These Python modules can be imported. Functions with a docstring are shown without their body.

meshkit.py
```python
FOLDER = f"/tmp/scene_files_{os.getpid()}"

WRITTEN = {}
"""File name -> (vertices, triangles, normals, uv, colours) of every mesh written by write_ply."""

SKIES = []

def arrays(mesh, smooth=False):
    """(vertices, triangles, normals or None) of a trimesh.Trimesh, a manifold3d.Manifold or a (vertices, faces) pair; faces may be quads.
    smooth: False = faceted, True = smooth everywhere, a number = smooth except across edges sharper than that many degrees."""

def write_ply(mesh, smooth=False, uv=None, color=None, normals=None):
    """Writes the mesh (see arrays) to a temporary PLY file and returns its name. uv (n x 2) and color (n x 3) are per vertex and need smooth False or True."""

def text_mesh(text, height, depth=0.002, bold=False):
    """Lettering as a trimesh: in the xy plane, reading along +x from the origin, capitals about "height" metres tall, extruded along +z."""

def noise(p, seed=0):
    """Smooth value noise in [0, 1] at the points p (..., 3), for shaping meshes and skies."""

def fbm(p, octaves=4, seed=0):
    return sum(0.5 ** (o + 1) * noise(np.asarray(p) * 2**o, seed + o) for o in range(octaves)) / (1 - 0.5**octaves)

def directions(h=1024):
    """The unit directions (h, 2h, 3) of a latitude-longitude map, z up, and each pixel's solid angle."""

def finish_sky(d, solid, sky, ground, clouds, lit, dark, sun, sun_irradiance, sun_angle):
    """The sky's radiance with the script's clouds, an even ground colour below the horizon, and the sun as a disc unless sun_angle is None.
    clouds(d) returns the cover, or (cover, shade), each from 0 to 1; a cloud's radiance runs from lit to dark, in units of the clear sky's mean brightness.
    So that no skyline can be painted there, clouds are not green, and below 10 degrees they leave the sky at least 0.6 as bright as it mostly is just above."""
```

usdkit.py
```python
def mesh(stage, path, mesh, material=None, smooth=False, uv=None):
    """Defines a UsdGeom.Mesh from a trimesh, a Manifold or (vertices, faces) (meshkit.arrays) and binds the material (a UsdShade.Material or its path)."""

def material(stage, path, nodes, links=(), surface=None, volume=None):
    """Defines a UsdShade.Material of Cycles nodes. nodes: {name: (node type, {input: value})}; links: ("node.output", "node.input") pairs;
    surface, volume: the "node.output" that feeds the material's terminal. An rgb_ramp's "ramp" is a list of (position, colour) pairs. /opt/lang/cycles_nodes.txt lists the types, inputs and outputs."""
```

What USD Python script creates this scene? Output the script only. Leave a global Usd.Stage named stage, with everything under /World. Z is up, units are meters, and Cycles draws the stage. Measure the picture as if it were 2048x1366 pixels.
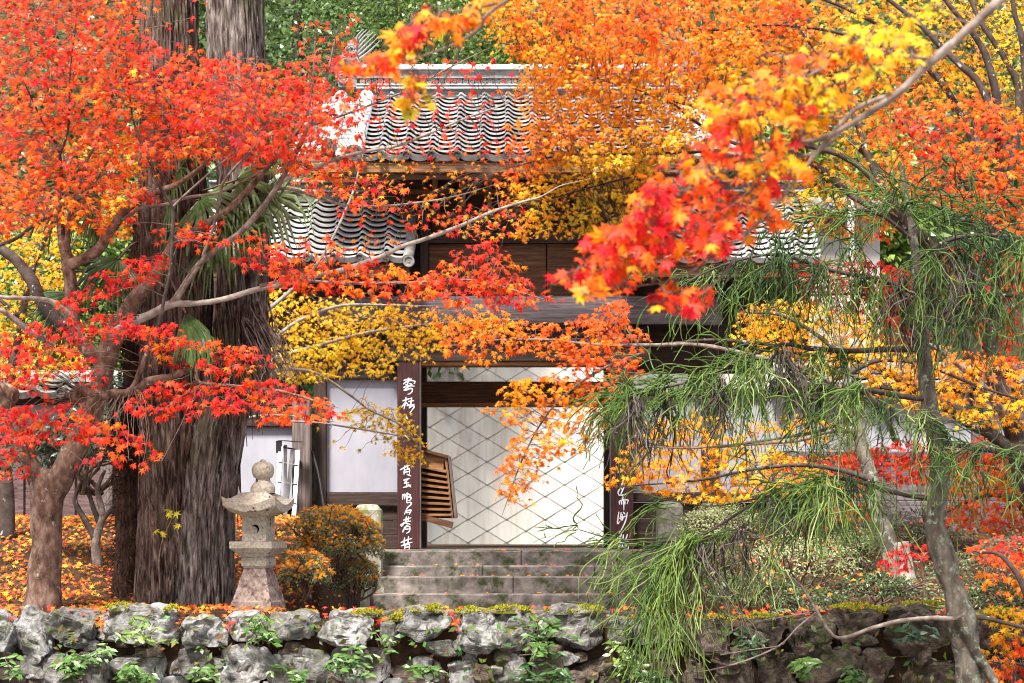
import math, random
import numpy as np, trimesh, manifold3d, shapely
from shapely.geometry import Polygon, LineString
from shapely.ops import unary_union
import meshkit, usdkit
from pxr import Usd, UsdGeom, UsdLux, UsdShade, Gf, Sdf, Vt

# ------------------------------------------------------------------ camera, sky, sun, exposure
stage = Usd.Stage.CreateInMemory()
UsdGeom.Xform.Define(stage, '/World'); UsdGeom.Scope.Define(stage, '/World/Looks')
F, EYE, HY = 3700.0, 1.6, 1060.0                 # focal length in photo pixels, eye height, horizon row
cam = UsdGeom.Camera.Define(stage, '/World/Camera')
cam.AddTranslateOp().Set((0, 0, EYE)); cam.AddRotateXOp().Set(90)
cam.CreateHorizontalApertureAttr(36.0); cam.CreateVerticalApertureAttr(24.0)
cam.CreateFocalLengthAttr(36.0 * F / 2048); cam.CreateVerticalApertureOffsetAttr((HY - 683) / 2048 * 36)
cam.CreateFStopAttr(5.6); cam.CreateFocusDistanceAttr(16.5)
cam.CreateClippingRangeAttr((0.1, 2000))
cam.CreateExposureAttr(3.02)
SUN = np.array([-0.22, -0.48, 0.85]); SUN /= np.linalg.norm(SUN)
sun = UsdLux.DistantLight.Define(stage, '/World/Sun')
sun.CreateIntensityAttr(0.4); sun.CreateAngleAttr(12.0); sun.CreateColorAttr((1.0, 0.95, 0.87)); sun.CreateNormalizeAttr(True)
sun.AddRotateZOp().Set(math.degrees(math.atan2(SUN[0], -SUN[1]))); sun.AddRotateXOp().Set(math.degrees(math.acos(SUN[2])))
dome = UsdLux.DomeLight.Define(stage, '/World/sky')
sky_mat = usdkit.material(stage, '/World/Looks/sky_overcast', {
    's': ('sky_texture', {'sky_type': 'single_scattering', 'sun_disc': False, 'sun_elevation': math.asin(SUN[2]), 'sun_rotation': math.atan2(SUN[0], SUN[1])}),
    'tc': ('texture_coordinate', {}), 'n': ('noise_texture', {'scale': 2.2, 'detail': 5.0, 'roughness': 0.55}),
    'r': ('rgb_ramp', {'ramp': [(0.0, (0.62,) * 3), (0.45, (0.78,) * 3), (0.75, (0.95,) * 3)]}),
    'z': ('separate_xyz', {}), 'zr': ('rgb_ramp', {'ramp': [(0.0, (1.9, 1.95, 2.05)), (0.5, (1.9, 1.95, 2.05)), (0.75, (3.3, 3.35, 3.45)), (1.0, (4.4, 4.4, 4.45))]}), 'h': ('math', {'math_type': 'multiply_add', 'value2': 0.5, 'value3': 0.5}),
    'm': ('mix', {}), 'b': ('background_shader', {'strength': 0.052})},
    [('tc.generated', 'z.vector'), ('z.z', 'h.value1'), ('h.value', 'zr.fac'), ('zr.color', 'm.color2'), ('tc.generated', 'n.vector'), ('n.fac', 'r.fac'), ('r.color', 'm.fac'), ('s.color', 'm.color1'), ('m.color', 'b.color')], surface='b.background')
UsdShade.MaterialBindingAPI.Apply(dome.GetPrim()).Bind(sky_mat)
dome.GetPrim().SetCustomDataByKey('label', 'bright hazy overcast sky'); dome.GetPrim().SetCustomDataByKey('kind', 'structure')

rng = np.random.default_rng(7); random.seed(7)
U = lambda a, b, n=None: rng.uniform(a, b, n)

# ------------------------------------------------------------------ helpers
def P(px, py, Y):
    return np.array([(px - 1024) * Y / F, Y, EYE - (py - HY) * Y / F])
def Xp(px, Y): return (px - 1024) * Y / F
def Zp(py, Y): return EYE - (py - HY) * Y / F
_used = {}
def path_of(name, parent=None):
    base = ('/World' if parent is None else str(parent.GetPath())) + '/' + name
    n = _used.get(base, 0); _used[base] = n + 1
    return base if n == 0 else '%s_%03d' % (base, n)
def tag(prim, label=None, cat=None, group=None, kind=None):
    prim = prim.GetPrim() if hasattr(prim, 'GetPrim') else prim
    for k, v in (('label', label), ('category', cat), ('group', group), ('kind', kind)):
        if v: prim.SetCustomDataByKey(k, v)
    return prim
def thing(name, label, cat, group=None):
    return tag(UsdGeom.Xform.Define(stage, path_of(name)).GetPrim(), label, cat, group)
def obj(name, mesh, mat, parent=None, smooth=False, tint=None, label=None, cat=None, kind=None, group=None):
    p = usdkit.mesh(stage, path_of(name, parent), mesh, mat, smooth=smooth)
    if tint is not None:
        UsdGeom.PrimvarsAPI(p).CreatePrimvar('tint', Sdf.ValueTypeNames.Color3fArray, 'vertex').Set(Vt.Vec3fArray.FromNumpy(np.asarray(tint, np.float32)))
    return tag(p.GetPrim(), label, cat, group, kind)
def cat_meshes(ms):
    V, Fs, n = [], [], 0
    for v, f in ms:
        f = np.asarray(f)
        if f.shape[1] == 4: f = np.vstack([f[:, [0, 1, 2]], f[:, [0, 2, 3]]])
        V.append(np.asarray(v)); Fs.append(f + n); n += len(v)
    return np.vstack(V), np.vstack(Fs)
def box(x0, x1, y0, y1, z0, z1, c=0.006):
    """a box with chamfered edges, as (v, f)"""
    c = min(c, 0.45 * min(x1 - x0, y1 - y0, z1 - z0))
    pts = []
    for sx in (0, 1):
        for sy in (0, 1):
            for sz in (0, 1):
                p = np.array([(x0, x1)[sx], (y0, y1)[sy], (z0, z1)[sz]], float); d = np.array([1 - 2 * sx, 1 - 2 * sy, 1 - 2 * sz]) * c
                for k in range(3):
                    q = p + d; q[k] -= d[k]; pts.append(q)
    h = trimesh.convex.convex_hull(np.array(pts))
    return np.array(h.vertices), np.array(h.faces)
def hull(pts):
    h = trimesh.convex.convex_hull(np.asarray(pts, float)); return np.array(h.vertices), np.array(h.faces)
def resample(pts, n):
    """smooth curve (Catmull-Rom) through rows of pts"""
    p = np.asarray(pts, float)
    if len(p) == 2:
        t = np.linspace(0, 1, n)[:, None]; return p[0] * (1 - t) + p[1] * t
    e = np.vstack([2 * p[0] - p[1], p, 2 * p[-1] - p[-2]])
    t = np.linspace(0, len(p) - 1 - 1e-9, n); i = t.astype(int); t = (t - i)[:, None]
    a, b, c, d = e[i], e[i + 1], e[i + 2], e[i + 3]
    return 0.5 * (2 * b + (c - a) * t + (2 * a - 5 * b + 4 * c - d) * t ** 2 + (3 * b - a - 3 * c + d) * t ** 3)
def tubes(Pn, R, sides=4, cap=False):
    """many polylines (n, k, 3) with radii (n, k) as one mesh"""
    Pn, R = np.asarray(Pn, float), np.asarray(R, float)
    n, k, _ = Pn.shape
    t = np.gradient(Pn, axis=1); t /= np.linalg.norm(t, axis=2, keepdims=True) + 1e-12
    ref = np.where(np.abs(t.mean(1))[:, 2:] < 0.8, [[0, 0, 1.0]], [[0, 1.0, 0]])[:, None]
    a = np.cross(t, np.broadcast_to(ref, t.shape)); a /= np.linalg.norm(a, axis=2, keepdims=True) + 1e-12
    b = np.cross(t, a); ang = np.arange(sides) * 2 * np.pi / sides
    v = Pn[:, :, None] + R[:, :, None, None] * (np.cos(ang)[:, None] * a[:, :, None] + np.sin(ang)[:, None] * b[:, :, None])
    base = (np.arange(n) * k * sides)[:, None, None]; i = np.arange(k - 1)[None, :, None]; j = np.arange(sides)[None, None]; j2 = (j + 1) % sides
    q = np.stack([base + i * sides + j, base + i * sides + j2, base + (i + 1) * sides + j2, base + (i + 1) * sides + j], -1).reshape(-1, 4)
    V, Fq = v.reshape(-1, 3), np.vstack([q[:, [0, 2, 1]], q[:, [0, 3, 2]]])
    if cap:
        for m in range(n):
            for ring, flip in ((m * k * sides, 1), (m * k * sides + (k - 1) * sides, 0)):
                f = np.array([[ring, ring + s, ring + s + 1] for s in range(1, sides - 1)])
                Fq = np.vstack([Fq, f if flip else f[:, ::-1]])
    return V, Fq
def tube(pts, sides=8, n=None, rough=0.0, seed=0):
    """rows (x, y, z, r) as one rounded limb with optional knobbly surface"""
    pts = np.asarray(pts, float); n = n or max(6, 5 * len(pts))
    c = resample(pts, n); c[:, 3] = np.maximum(c[:, 3], 0.0007)
    v, f = tubes(c[None, :, :3], c[None, :, 3], sides, cap=True)
    if rough:
        ctr = np.repeat(c[:, :3], sides, 0); r = np.repeat(c[:, 3], sides)
        s = meshkit.fbm(v / (np.mean(c[:, 3]) * 2.2) + seed * 7.3, 3, seed) - 0.5
        v = v + (v - ctr) * (s * rough)[:, None]
    return v, f
def lathe(prof, sides=20, ctr=(0, 0)):
    """rows (r, z) turned about a vertical axis"""
    prof = np.asarray(prof, float); a = np.arange(sides) * 2 * np.pi / sides
    v = np.stack([ctr[0] + prof[:, :1] * np.cos(a), ctr[1] + prof[:, :1] * np.sin(a), np.repeat(prof[:, 1:], sides, 1)], -1).reshape(-1, 3)
    i, j = np.meshgrid(np.arange(len(prof) - 1), np.arange(sides), indexing='ij'); j2 = (j + 1) % sides
    q = np.stack([i * sides + j, i * sides + j2, (i + 1) * sides + j2, (i + 1) * sides + j], -1).reshape(-1, 4)
    return v, np.vstack([q[:, [0, 1, 2]], q[:, [0, 2, 3]]])
def rotz(v, a, c=(0, 0)):
    ca, sa = math.cos(a), math.sin(a); x, y = v[:, 0] - c[0], v[:, 1] - c[1]
    return np.stack([c[0] + x * ca - y * sa, c[1] + x * sa + y * ca, v[:, 2]], 1)
def unit(v): return v / (np.linalg.norm(v, axis=-1, keepdims=True) + 1e-12)

# ------------------------------------------------------------------ materials
MATS = {}
def mat(name, ramp, scale=(1, 1, 1), ns=6.0, detail=6.0, rough=0.8, bump=0.3, bdist=0.01, spec=0.3, big=0.0, moss=None, spots=None, metallic=0.0, distort=0.0, soft=0.035):
    """noise-driven surface; big: broad tonal patches; moss: (colour, threshold) on upward faces; spots: (colour, scale, size) lichen"""
    N = {'g': ('geometry', {}), 'mp': ('mapping', {'scale': scale}), 'n': ('noise_texture', {'scale': ns, 'detail': detail, 'roughness': 0.62, 'distortion': distort}),
         'r': ('rgb_ramp', {'ramp': ramp}), 'b': ('bump', {'strength': bump, 'distance': bdist}),
         'p': ('principled_bsdf', {'roughness': rough, 'specular_ior_level': spec, 'metallic': metallic})}
    L = [('g.position', 'mp.vector'), ('mp.vector', 'n.vector'), ('n.fac', 'r.fac'), ('n.fac', 'b.height'), ('b.normal', 'p.normal')]
    col = 'r.color'
    if big:
        N['n2'] = ('noise_texture', {'scale': 1.7, 'detail': 3.0}); N['r2'] = ('rgb_ramp', {'ramp': [(0.3, (1 - big,) * 3), (0.7, (1 + big * 0.6,) * 3)]})
        N['m2'] = ('mix', {'mix_type': 'multiply', 'fac': 1.0}); L += [('g.position', 'n2.vector'), ('n2.fac', 'r2.fac'), (col, 'm2.color1'), ('r2.color', 'm2.color2')]; col = 'm2.color'
    if spots:
        c, sc, size = spots
        N['n3'] = ('noise_texture', {'scale': sc, 'detail': 3.0 if soft < .05 else 9.0, 'roughness': 0.55 if soft < .05 else 0.7}); N['r3'] = ('rgb_ramp', {'ramp': [(size, (0, 0, 0)), (size + soft, (1, 1, 1))]})
        N['m3'] = ('mix', {'color2': c}); L += [('g.position', 'n3.vector'), ('n3.fac', 'r3.fac'), ('r3.color', 'm3.fac'), (col, 'm3.color1')]; col = 'm3.color'
    if moss:
        c, th = moss
        N.update({'sx': ('separate_xyz', {}), 'n4': ('noise_texture', {'scale': 5.0, 'detail': 5.0}), 'a4': ('math', {'math_type': 'multiply_add', 'value2': 0.9, 'value3': -0.45}),
                  'a5': ('math', {'math_type': 'multiply_add', 'value2': 0.5}), 'r4': ('rgb_ramp', {'ramp': [(th / 2, (0, 0, 0)), (min(th / 2 + 0.08, 1), (1, 1, 1))]}), 'm4': ('mix', {'color2': c})})
        L += [('g.normal', 'sx.vector'), ('g.position', 'n4.vector'), ('n4.fac', 'a4.value1'), ('sx.z', 'a5.value1'), ('a4.value', 'a5.value3'), ('a5.value', 'r4.fac'), ('r4.color', 'm4.fac'), (col, 'm4.color1')]; col = 'm4.color'
    MATS[name] = usdkit.material(stage, '/World/Looks/' + name, N, L + [(col, 'p.base_color')], surface='p.BSDF')
    return MATS[name]
def leaf_mat(name, trans=0.35, rough=0.5, spec=0.22):
    """leaf pigment comes from the leaf's own tint; thin, so part of the light passes through"""
    N = {'a': ('attribute', {'attribute': 'tint'}), 'g': ('geometry', {}), 'n': ('noise_texture', {'scale': 90.0, 'detail': 2.0}),
         'r': ('rgb_ramp', {'ramp': [(0.3, (0.78,) * 3), (0.7, (1.12,) * 3)]}), 'm': ('mix', {'mix_type': 'multiply', 'fac': 1.0}),
         'p': ('principled_bsdf', {'roughness': rough, 'specular_ior_level': spec}), 't': ('translucent_bsdf', {}), 'x': ('mix_closure', {'fac': trans})}
    L = [('a.color', 'm.color1'), ('g.position', 'n.vector'), ('n.fac', 'r.fac'), ('r.color', 'm.color2'), ('m.color', 'p.base_color'), ('m.color', 't.color'),
         ('p.BSDF', 'x.closure1'), ('t.BSDF', 'x.closure2')]
    MATS[name] = usdkit.material(stage, '/World/Looks/' + name, N, L, surface='x.closure')
    return MATS[name]
def tint_mat(name, rough=0.8, spec=0.3):
    N = {'a': ('attribute', {'attribute': 'tint'}), 'g': ('geometry', {}), 'n': ('noise_texture', {'scale': 60.0, 'detail': 3.0}),
         'r': ('rgb_ramp', {'ramp': [(0.3, (0.65,) * 3), (0.7, (1.2,) * 3)]}), 'm': ('mix', {'mix_type': 'multiply', 'fac': 1.0}), 'p': ('principled_bsdf', {'roughness': rough, 'specular_ior_level': spec})}
    MATS[name] = usdkit.material(stage, '/World/Looks/' + name, N, [('a.color', 'm.color1'), ('g.position', 'n.vector'), ('n.fac', 'r.fac'), ('r.color', 'm.color2'), ('m.color', 'p.base_color')], surface='p.BSDF')
    return MATS[name]
g3 = lambda v, t=(1, 1, 1): tuple(v * k for k in t)
MOSS = (0.16, 0.17, 0.015)
mat('soil', [(0.3, (0.018, 0.011, 0.008)), (0.55, (0.05, 0.028, 0.016)), (0.75, (0.10, 0.055, 0.025))], ns=9, bump=0.8, bdist=0.03, rough=0.95, spec=0.1)
mat('forest_floor', [(0.3, (0.01, 0.014, 0.006)), (0.6, (0.03, 0.04, 0.012)), (0.8, (0.06, 0.05, 0.02))], ns=2.5, bump=0.8, bdist=0.1, rough=0.95, spec=0.1)
mat('gravel', [(0.3, (0.10, 0.085, 0.07)), (0.7, (0.24, 0.21, 0.18))], ns=30, bump=0.6, rough=0.9)
mat('rock_pale', [(0.30, (0.04, 0.033, 0.028)), (0.44, (0.15, 0.14, 0.13)), (0.56, (0.27, 0.262, 0.255)), (0.76, (0.42, 0.415, 0.405))], ns=13.0, detail=9, bump=1.0, bdist=0.05, rough=0.85, big=0.35, moss=(MOSS, 1.02), distort=0.6, spots=((0.075, 0.075, 0.04), 6.0, 0.55), soft=0.10)
mat('rock_grey', [(0.30, (0.03, 0.026, 0.022)), (0.45, (0.10, 0.092, 0.085)), (0.6, (0.20, 0.19, 0.18)), (0.8, (0.36, 0.35, 0.34))], ns=13.0, detail=9, bump=1.0, bdist=0.05, rough=0.88, big=0.4, moss=((0.12, 0.13, 0.015), 1.0), distort=0.6, spots=((0.065, 0.07, 0.03), 5.0, 0.53), soft=0.10)
mat('rock_brown', [(0.30, (0.02, 0.014, 0.011)), (0.45, (0.065, 0.045, 0.034)), (0.62, (0.14, 0.105, 0.082)), (0.82, (0.30, 0.26, 0.22))], ns=13.0, detail=9, bump=1.0, bdist=0.05, rough=0.88, big=0.4, moss=((0.11, 0.115, 0.015), 1.02), distort=0.6, spots=((0.05, 0.055, 0.02), 5.0, 0.53), soft=0.10)
mat('step_stone', [(0.28, (0.055, 0.046, 0.042)), (0.45, (0.15, 0.128, 0.118)), (0.62, (0.25, 0.215, 0.20)), (0.8, (0.40, 0.36, 0.33))], ns=7, detail=8, bump=0.5, rough=0.85, big=0.3, spots=((0.030, 0.038, 0.010), 3.8, 0.485), soft=0.13)
mat('granite', [(0.3, (0.205, 0.172, 0.135)), (0.5, (0.34, 0.292, 0.235)), (0.7, (0.46, 0.41, 0.34))], ns=45, detail=4, bump=0.25, bdist=0.004, rough=0.85, big=0.22, spots=((0.062, 0.038, 0.032), 14.0, 0.645))
mat('granite_dark', [(0.3, (0.12, 0.085, 0.07)), (0.5, (0.23, 0.17, 0.145)), (0.7, (0.36, 0.28, 0.24))], ns=30, detail=5, bump=0.25, bdist=0.004, rough=0.88, big=0.3, spots=((0.075, 0.045, 0.038), 16.0, 0.50), soft=0.12)
mat('granite_moss', [(0.3, (0.13, 0.12, 0.095)), (0.5, (0.25, 0.235, 0.19)), (0.7, (0.36, 0.34, 0.29))], ns=25, detail=5, bump=0.3, bdist=0.004, rough=0.9, big=0.2, spots=((0.15, 0.17, 0.075), 6.0, 0.52))
mat('plaster', [(0.3, (0.315, 0.31, 0.36)), (0.7, (0.39, 0.385, 0.43))], scale=(1.6, 1, .5), ns=2.0, detail=6, big=.1, bump=0.08, rough=0.9, spec=0.2)  # eave shade and lilac sky tint mixed into the colour of white plaster
mat('plaster_cream', [(0.3, (0.36, 0.33, 0.29)), (0.7, (0.46, 0.43, 0.39))], scale=(1, 1, 0.3), ns=2.0, detail=4, bump=0.08, rough=0.9, spec=0.2)
mat('shingle_white', [(0.25, (0.50, 0.44, 0.38)), (0.45, (0.62, 0.585, 0.54)), (0.7, (0.66, 0.64, 0.605))], scale=(3.5, 1, 0.35), ns=2.2, detail=5, bump=0.05, rough=0.55, spec=0.3)
mat('shingle_white_b', [(0.25, (0.47, 0.41, 0.35)), (0.5, (0.60, 0.565, 0.52)), (0.7, (0.645, 0.62, 0.59))], scale=(3.5, 1, 0.35), ns=2.6, detail=5, bump=0.05, rough=0.55, spec=0.3)
def wood(name, c1, c2, c3, sc, rough=0.75, bump=0.5):
    mat(name, [(0.3, c1), (0.5, c2), (0.72, c3)], scale=sc, ns=3.0, detail=7, bump=bump, bdist=0.006, rough=rough, spec=0.25, big=0.25, distort=0.3)
GX, GY, GZ = (0.8, 14, 14), (14, 0.8, 14), (14, 14, 0.8)
wood('wood_dark_x', (0.022, 0.014, 0.012), (0.045, 0.028, 0.022), (0.085, 0.055, 0.042), GX)
wood('wood_dark_z', (0.022, 0.014, 0.012), (0.045, 0.028, 0.022), (0.085, 0.055, 0.042), GZ)
wood('wood_grey_x', (0.05, 0.04, 0.043), (0.11, 0.09, 0.095), (0.19, 0.165, 0.17), GX)
wood('wood_grey_z', (0.06, 0.045, 0.042), (0.13, 0.098, 0.09), (0.24, 0.19, 0.175), GZ)
wood('wood_brown_x', (0.05, 0.024, 0.014), (0.11, 0.052, 0.028), (0.19, 0.10, 0.055), GX)
wood('wood_brown_y', (0.05, 0.024, 0.014), (0.10, 0.05, 0.028), (0.17, 0.09, 0.05), GY)
wood('wood_amber_x', (0.14, 0.06, 0.025), (0.26, 0.125, 0.055), (0.40, 0.22, 0.11), GX)
wood('wood_amber_z', (0.14, 0.065, 0.03), (0.25, 0.125, 0.06), (0.38, 0.22, 0.12), GZ)
wood('wood_board_x', (0.06, 0.035, 0.035), (0.115, 0.07, 0.07), (0.19, 0.125, 0.12), GX)
wood('lacquer_z', (0.036, 0.014, 0.014), (0.058, 0.022, 0.022), (0.085, 0.036, 0.034), GZ, rough=0.5, bump=0.15)
mat('tile_silver', [(0.3, (0.36, 0.36, 0.365)), (0.5, (0.54, 0.54, 0.545)), (0.7, (0.66, 0.66, 0.655))], ns=9, detail=6, bump=0.12, rough=0.36, spec=0.8, big=0.25, metallic=0.25)
mat('tile_silver_b', [(0.3, (0.28, 0.28, 0.28)), (0.5, (0.46, 0.46, 0.45)), (0.7, (0.60, 0.60, 0.58))], ns=9, detail=6, bump=0.12, rough=0.40, spec=0.8, big=0.3, metallic=0.2)
mat('tile_edge', [(0.3, (0.028, 0.025, 0.025)), (0.7, (0.085, 0.078, 0.075))], ns=14, bump=0.3, rough=0.6, spec=0.4, big=0.3)
mat('tile_old', [(0.3, (0.09, 0.088, 0.075)), (0.5, (0.20, 0.195, 0.175)), (0.7, (0.36, 0.355, 0.335))], ns=9, detail=6, bump=0.2, rough=0.5, spec=0.6, big=0.3, moss=((0.11, 0.12, 0.05), 1.02))
mat('ridge_dark', [(0.3, (0.035, 0.033, 0.036)), (0.7, (0.14, 0.135, 0.14))], scale=(1, 6, 6), ns=5, bump=0.2, rough=0.5, spec=0.5)
mat('ridge_grey', [(0.3, (0.10, 0.095, 0.09)), (0.7, (0.26, 0.25, 0.24))], scale=(1.5, 4, 4), ns=5, bump=0.2, rough=0.5, spec=0.5)
mat('ink_white', [(0.3, (0.66, 0.66, 0.70)), (0.7, (0.78, 0.78, 0.80))], ns=30, bump=0.1, rough=0.7)
mat('black_plastic', [(0.3, (0.010, 0.010, 0.012)), (0.7, (0.025, 0.025, 0.028))], ns=12, bump=0.1, rough=0.5)
mat('aluminium', [(0.3, (0.48, 0.48, 0.50)), (0.7, (0.62, 0.62, 0.64))], ns=12, bump=0.1, rough=0.42, metallic=0.6)
mat('pipe_white', [(0.3, (0.66, 0.66, 0.66)), (0.7, (0.78, 0.78, 0.78))], ns=5, bump=0.05, rough=0.5)
mat('bark_maple', [(0.32, (0.045, 0.022, 0.015)), (0.48, (0.14, 0.076, 0.053)), (0.66, (0.27, 0.18, 0.14))], scale=(1.4, 1.4, .7), ns=14, detail=9, bump=1.0, bdist=0.012, rough=0.88, big=0.3, spots=((0.36, 0.31, 0.27), 15.0, 0.60), soft=0.07)
mat('bark_branch', [(0.3, (0.07, 0.045, 0.036)), (0.5, (0.17, 0.125, 0.105)), (0.7, (0.31, 0.255, 0.225))], ns=16, detail=6, bump=0.5, bdist=0.006, rough=0.85, big=0.3)
mat('bark_pale', [(0.3, (0.16, 0.125, 0.10)), (0.5, (0.30, 0.255, 0.225)), (0.7, (0.44, 0.40, 0.36))], ns=16, detail=6, bump=0.4, bdist=0.005, rough=0.85, big=0.25)
mat('bark_dark', [(0.3, (0.022, 0.014, 0.012)), (0.6, (0.065, 0.045, 0.038)), (0.8, (0.14, 0.105, 0.09))], ns=14, detail=6, bump=0.5, bdist=0.006, rough=0.88, spots=((0.34, 0.33, 0.32), 15.0, 0.66))
mat('bark_twig', [(0.3, (0.06, 0.035, 0.025)), (0.7, (0.19, 0.125, 0.09))], ns=20, bump=0.2, rough=0.85)
mat('bark_lichen', [(0.3, (0.028, 0.020, 0.015)), (0.5, (0.085, 0.066, 0.052)), (0.7, (0.17, 0.15, 0.12))], scale=(1, 1, 0.35), ns=14, detail=7, bump=0.8, bdist=0.015, rough=0.9, big=0.35, spots=((0.19, 0.22, 0.16), 15.0, 0.53), soft=0.09)
mat('bark_cedar', [(0.30, (0.012, 0.007, 0.006)), (0.43, (0.06, 0.034, 0.027)), (0.55, (0.15, 0.10, 0.082)), (0.72, (0.33, 0.265, 0.22))], scale=(12, 12, 2.2), ns=2.4, detail=9, bump=1.0, bdist=0.03, rough=0.92, spec=0.12, big=0.4, distort=0.5, spots=((0.085, 0.09, 0.045), 1.6, 0.53), soft=0.2)
mat('bark_cedar_grey', [(0.30, (0.016, 0.010, 0.009)), (0.43, (0.075, 0.055, 0.048)), (0.55, (0.19, 0.155, 0.14)), (0.72, (0.40, 0.36, 0.33))], scale=(12, 12, 2.0), ns=2.4, detail=9, bump=1.0, bdist=0.03, rough=0.92, spec=0.12, big=0.4, distort=0.5, spots=((0.12, 0.12, 0.07), 1.4, 0.54), soft=0.2)
mat('palm_fibre', [(0.3, (0.018, 0.010, 0.008)), (0.55, (0.058, 0.03, 0.022)), (0.75, (0.13, 0.07, 0.05))], scale=(6, 6, 1.5), ns=6, detail=8, bump=1.0, bdist=0.04, rough=0.95, spec=0.1)
leaf_mat('maple_leaf', 0.5); leaf_mat('green_leaf', 0.22, 0.38, 0.5); leaf_mat('fallen_leaf', 0.15, 0.6, 0.3); leaf_mat('thread_leaf', 0.12, 0.5, 0.35); leaf_mat('palm_leaf', 0.2, 0.35, 0.5)
tint_mat('moss_tint', 0.95, 0.1)

# ------------------------------------------------------------------ leaves
def star(lobes, valley):
    """palmate leaf in the xy plane, tip along +y, stalk at the origin"""
    pts, n = [], len(lobes)
    for i, (a, r) in enumerate(lobes):
        pts.append((math.sin(a) * r, math.cos(a) * r))
        if i < n - 1:
            m = (a + lobes[i + 1][0]) / 2; k = valley * min(r, lobes[i + 1][1])
            pts.append((math.sin(m) * k, math.cos(m) * k))
    o = np.array([(0, 0)] + [(0, -0.16)] + pts)
    v = np.column_stack([o, -0.22 * (o[:, 0] ** 2) - 0.18 * np.clip(o[:, 1], 0, 2) ** 2 + 0.05]); v[0, 2] += 0.03
    k = len(o); f = [(0, i, i + 1) for i in range(1, k - 1)] + [(0, k - 1, 1)]
    return v, np.array(f)
A = math.radians
MAPLE = star([(A(x), r) for x, r in ((-138, .38), (-92, .72), (-45, .93), (0, 1.0), (45, .93), (92, .72), (138, .38))], .40)
MAPLE_BIG = star([(A(x), r) for x, r in ((-130, .42), (-85, .78), (-42, .96), (0, 1.05), (42, .96), (85, .78), (130, .42))], .56)
OVAL = (np.array([(0, 0, 0), (-.24, .35, .05), (.24, .35, .05), (0, .38, -.02), (-.2, .72, .03), (.2, .72, .03), (0, .75, -.05), (0, 1.08, -.10)]), np.array([(0, 3, 1), (0, 2, 3), (1, 3, 6), (1, 6, 4), (3, 2, 5), (3, 5, 6), (4, 6, 7), (6, 5, 7)]))
DIAMOND = (np.array([(0, 0, 0), (-.26, .5, .04), (.26, .5, .04), (0, 1, -.06)]), np.array([(0, 2, 1), (1, 2, 3)]))
def place_leaves(tpl, c, size, nrm, tip, vary=True):
    """tpl put at c (n,3), scaled, facing nrm, pointing to tip -> V (n,k,3), F"""
    nrm = unit(nrm); tip = unit(tip - (tip * nrm).sum(1, keepdims=True) * nrm); side = np.cross(tip, nrm)
    tv, n = tpl[0], len(c); h = np.abs(np.sin(c @ [127.1, 311.7, 74.7]) * 43758.5) % 1.0; h2 = (h * 57.31) % 1.0
    zf = (-.6 + 3.2 * h)[:, None, None] if vary else 1.0; xf = (.72 + .38 * h2)[:, None, None] if vary else 1.0
    return c[:, None] + size[:, None, None] * (tv[None, :, :1] * xf * side[:, None] + tv[None, :, 1:2] * tip[:, None] + tv[None, :, 2:] * zf * nrm[:, None])
def joined(V, f):
    n, k, _ = V.shape
    return V.reshape(-1, 3), (f[None] + (np.arange(n) * k)[:, None, None]).reshape(-1, 3)
PAL_T = np.array([0, .2, .4, .6, .8, 1.0, 1.25])
PAL_C = np.array([(.52, .006, .016), (.80, .022, .016), (.90, .085, .010), (.94, .21, .008), (.95, .39, .010), (.95, .58, .02), (.52, .48, .025)])
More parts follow.
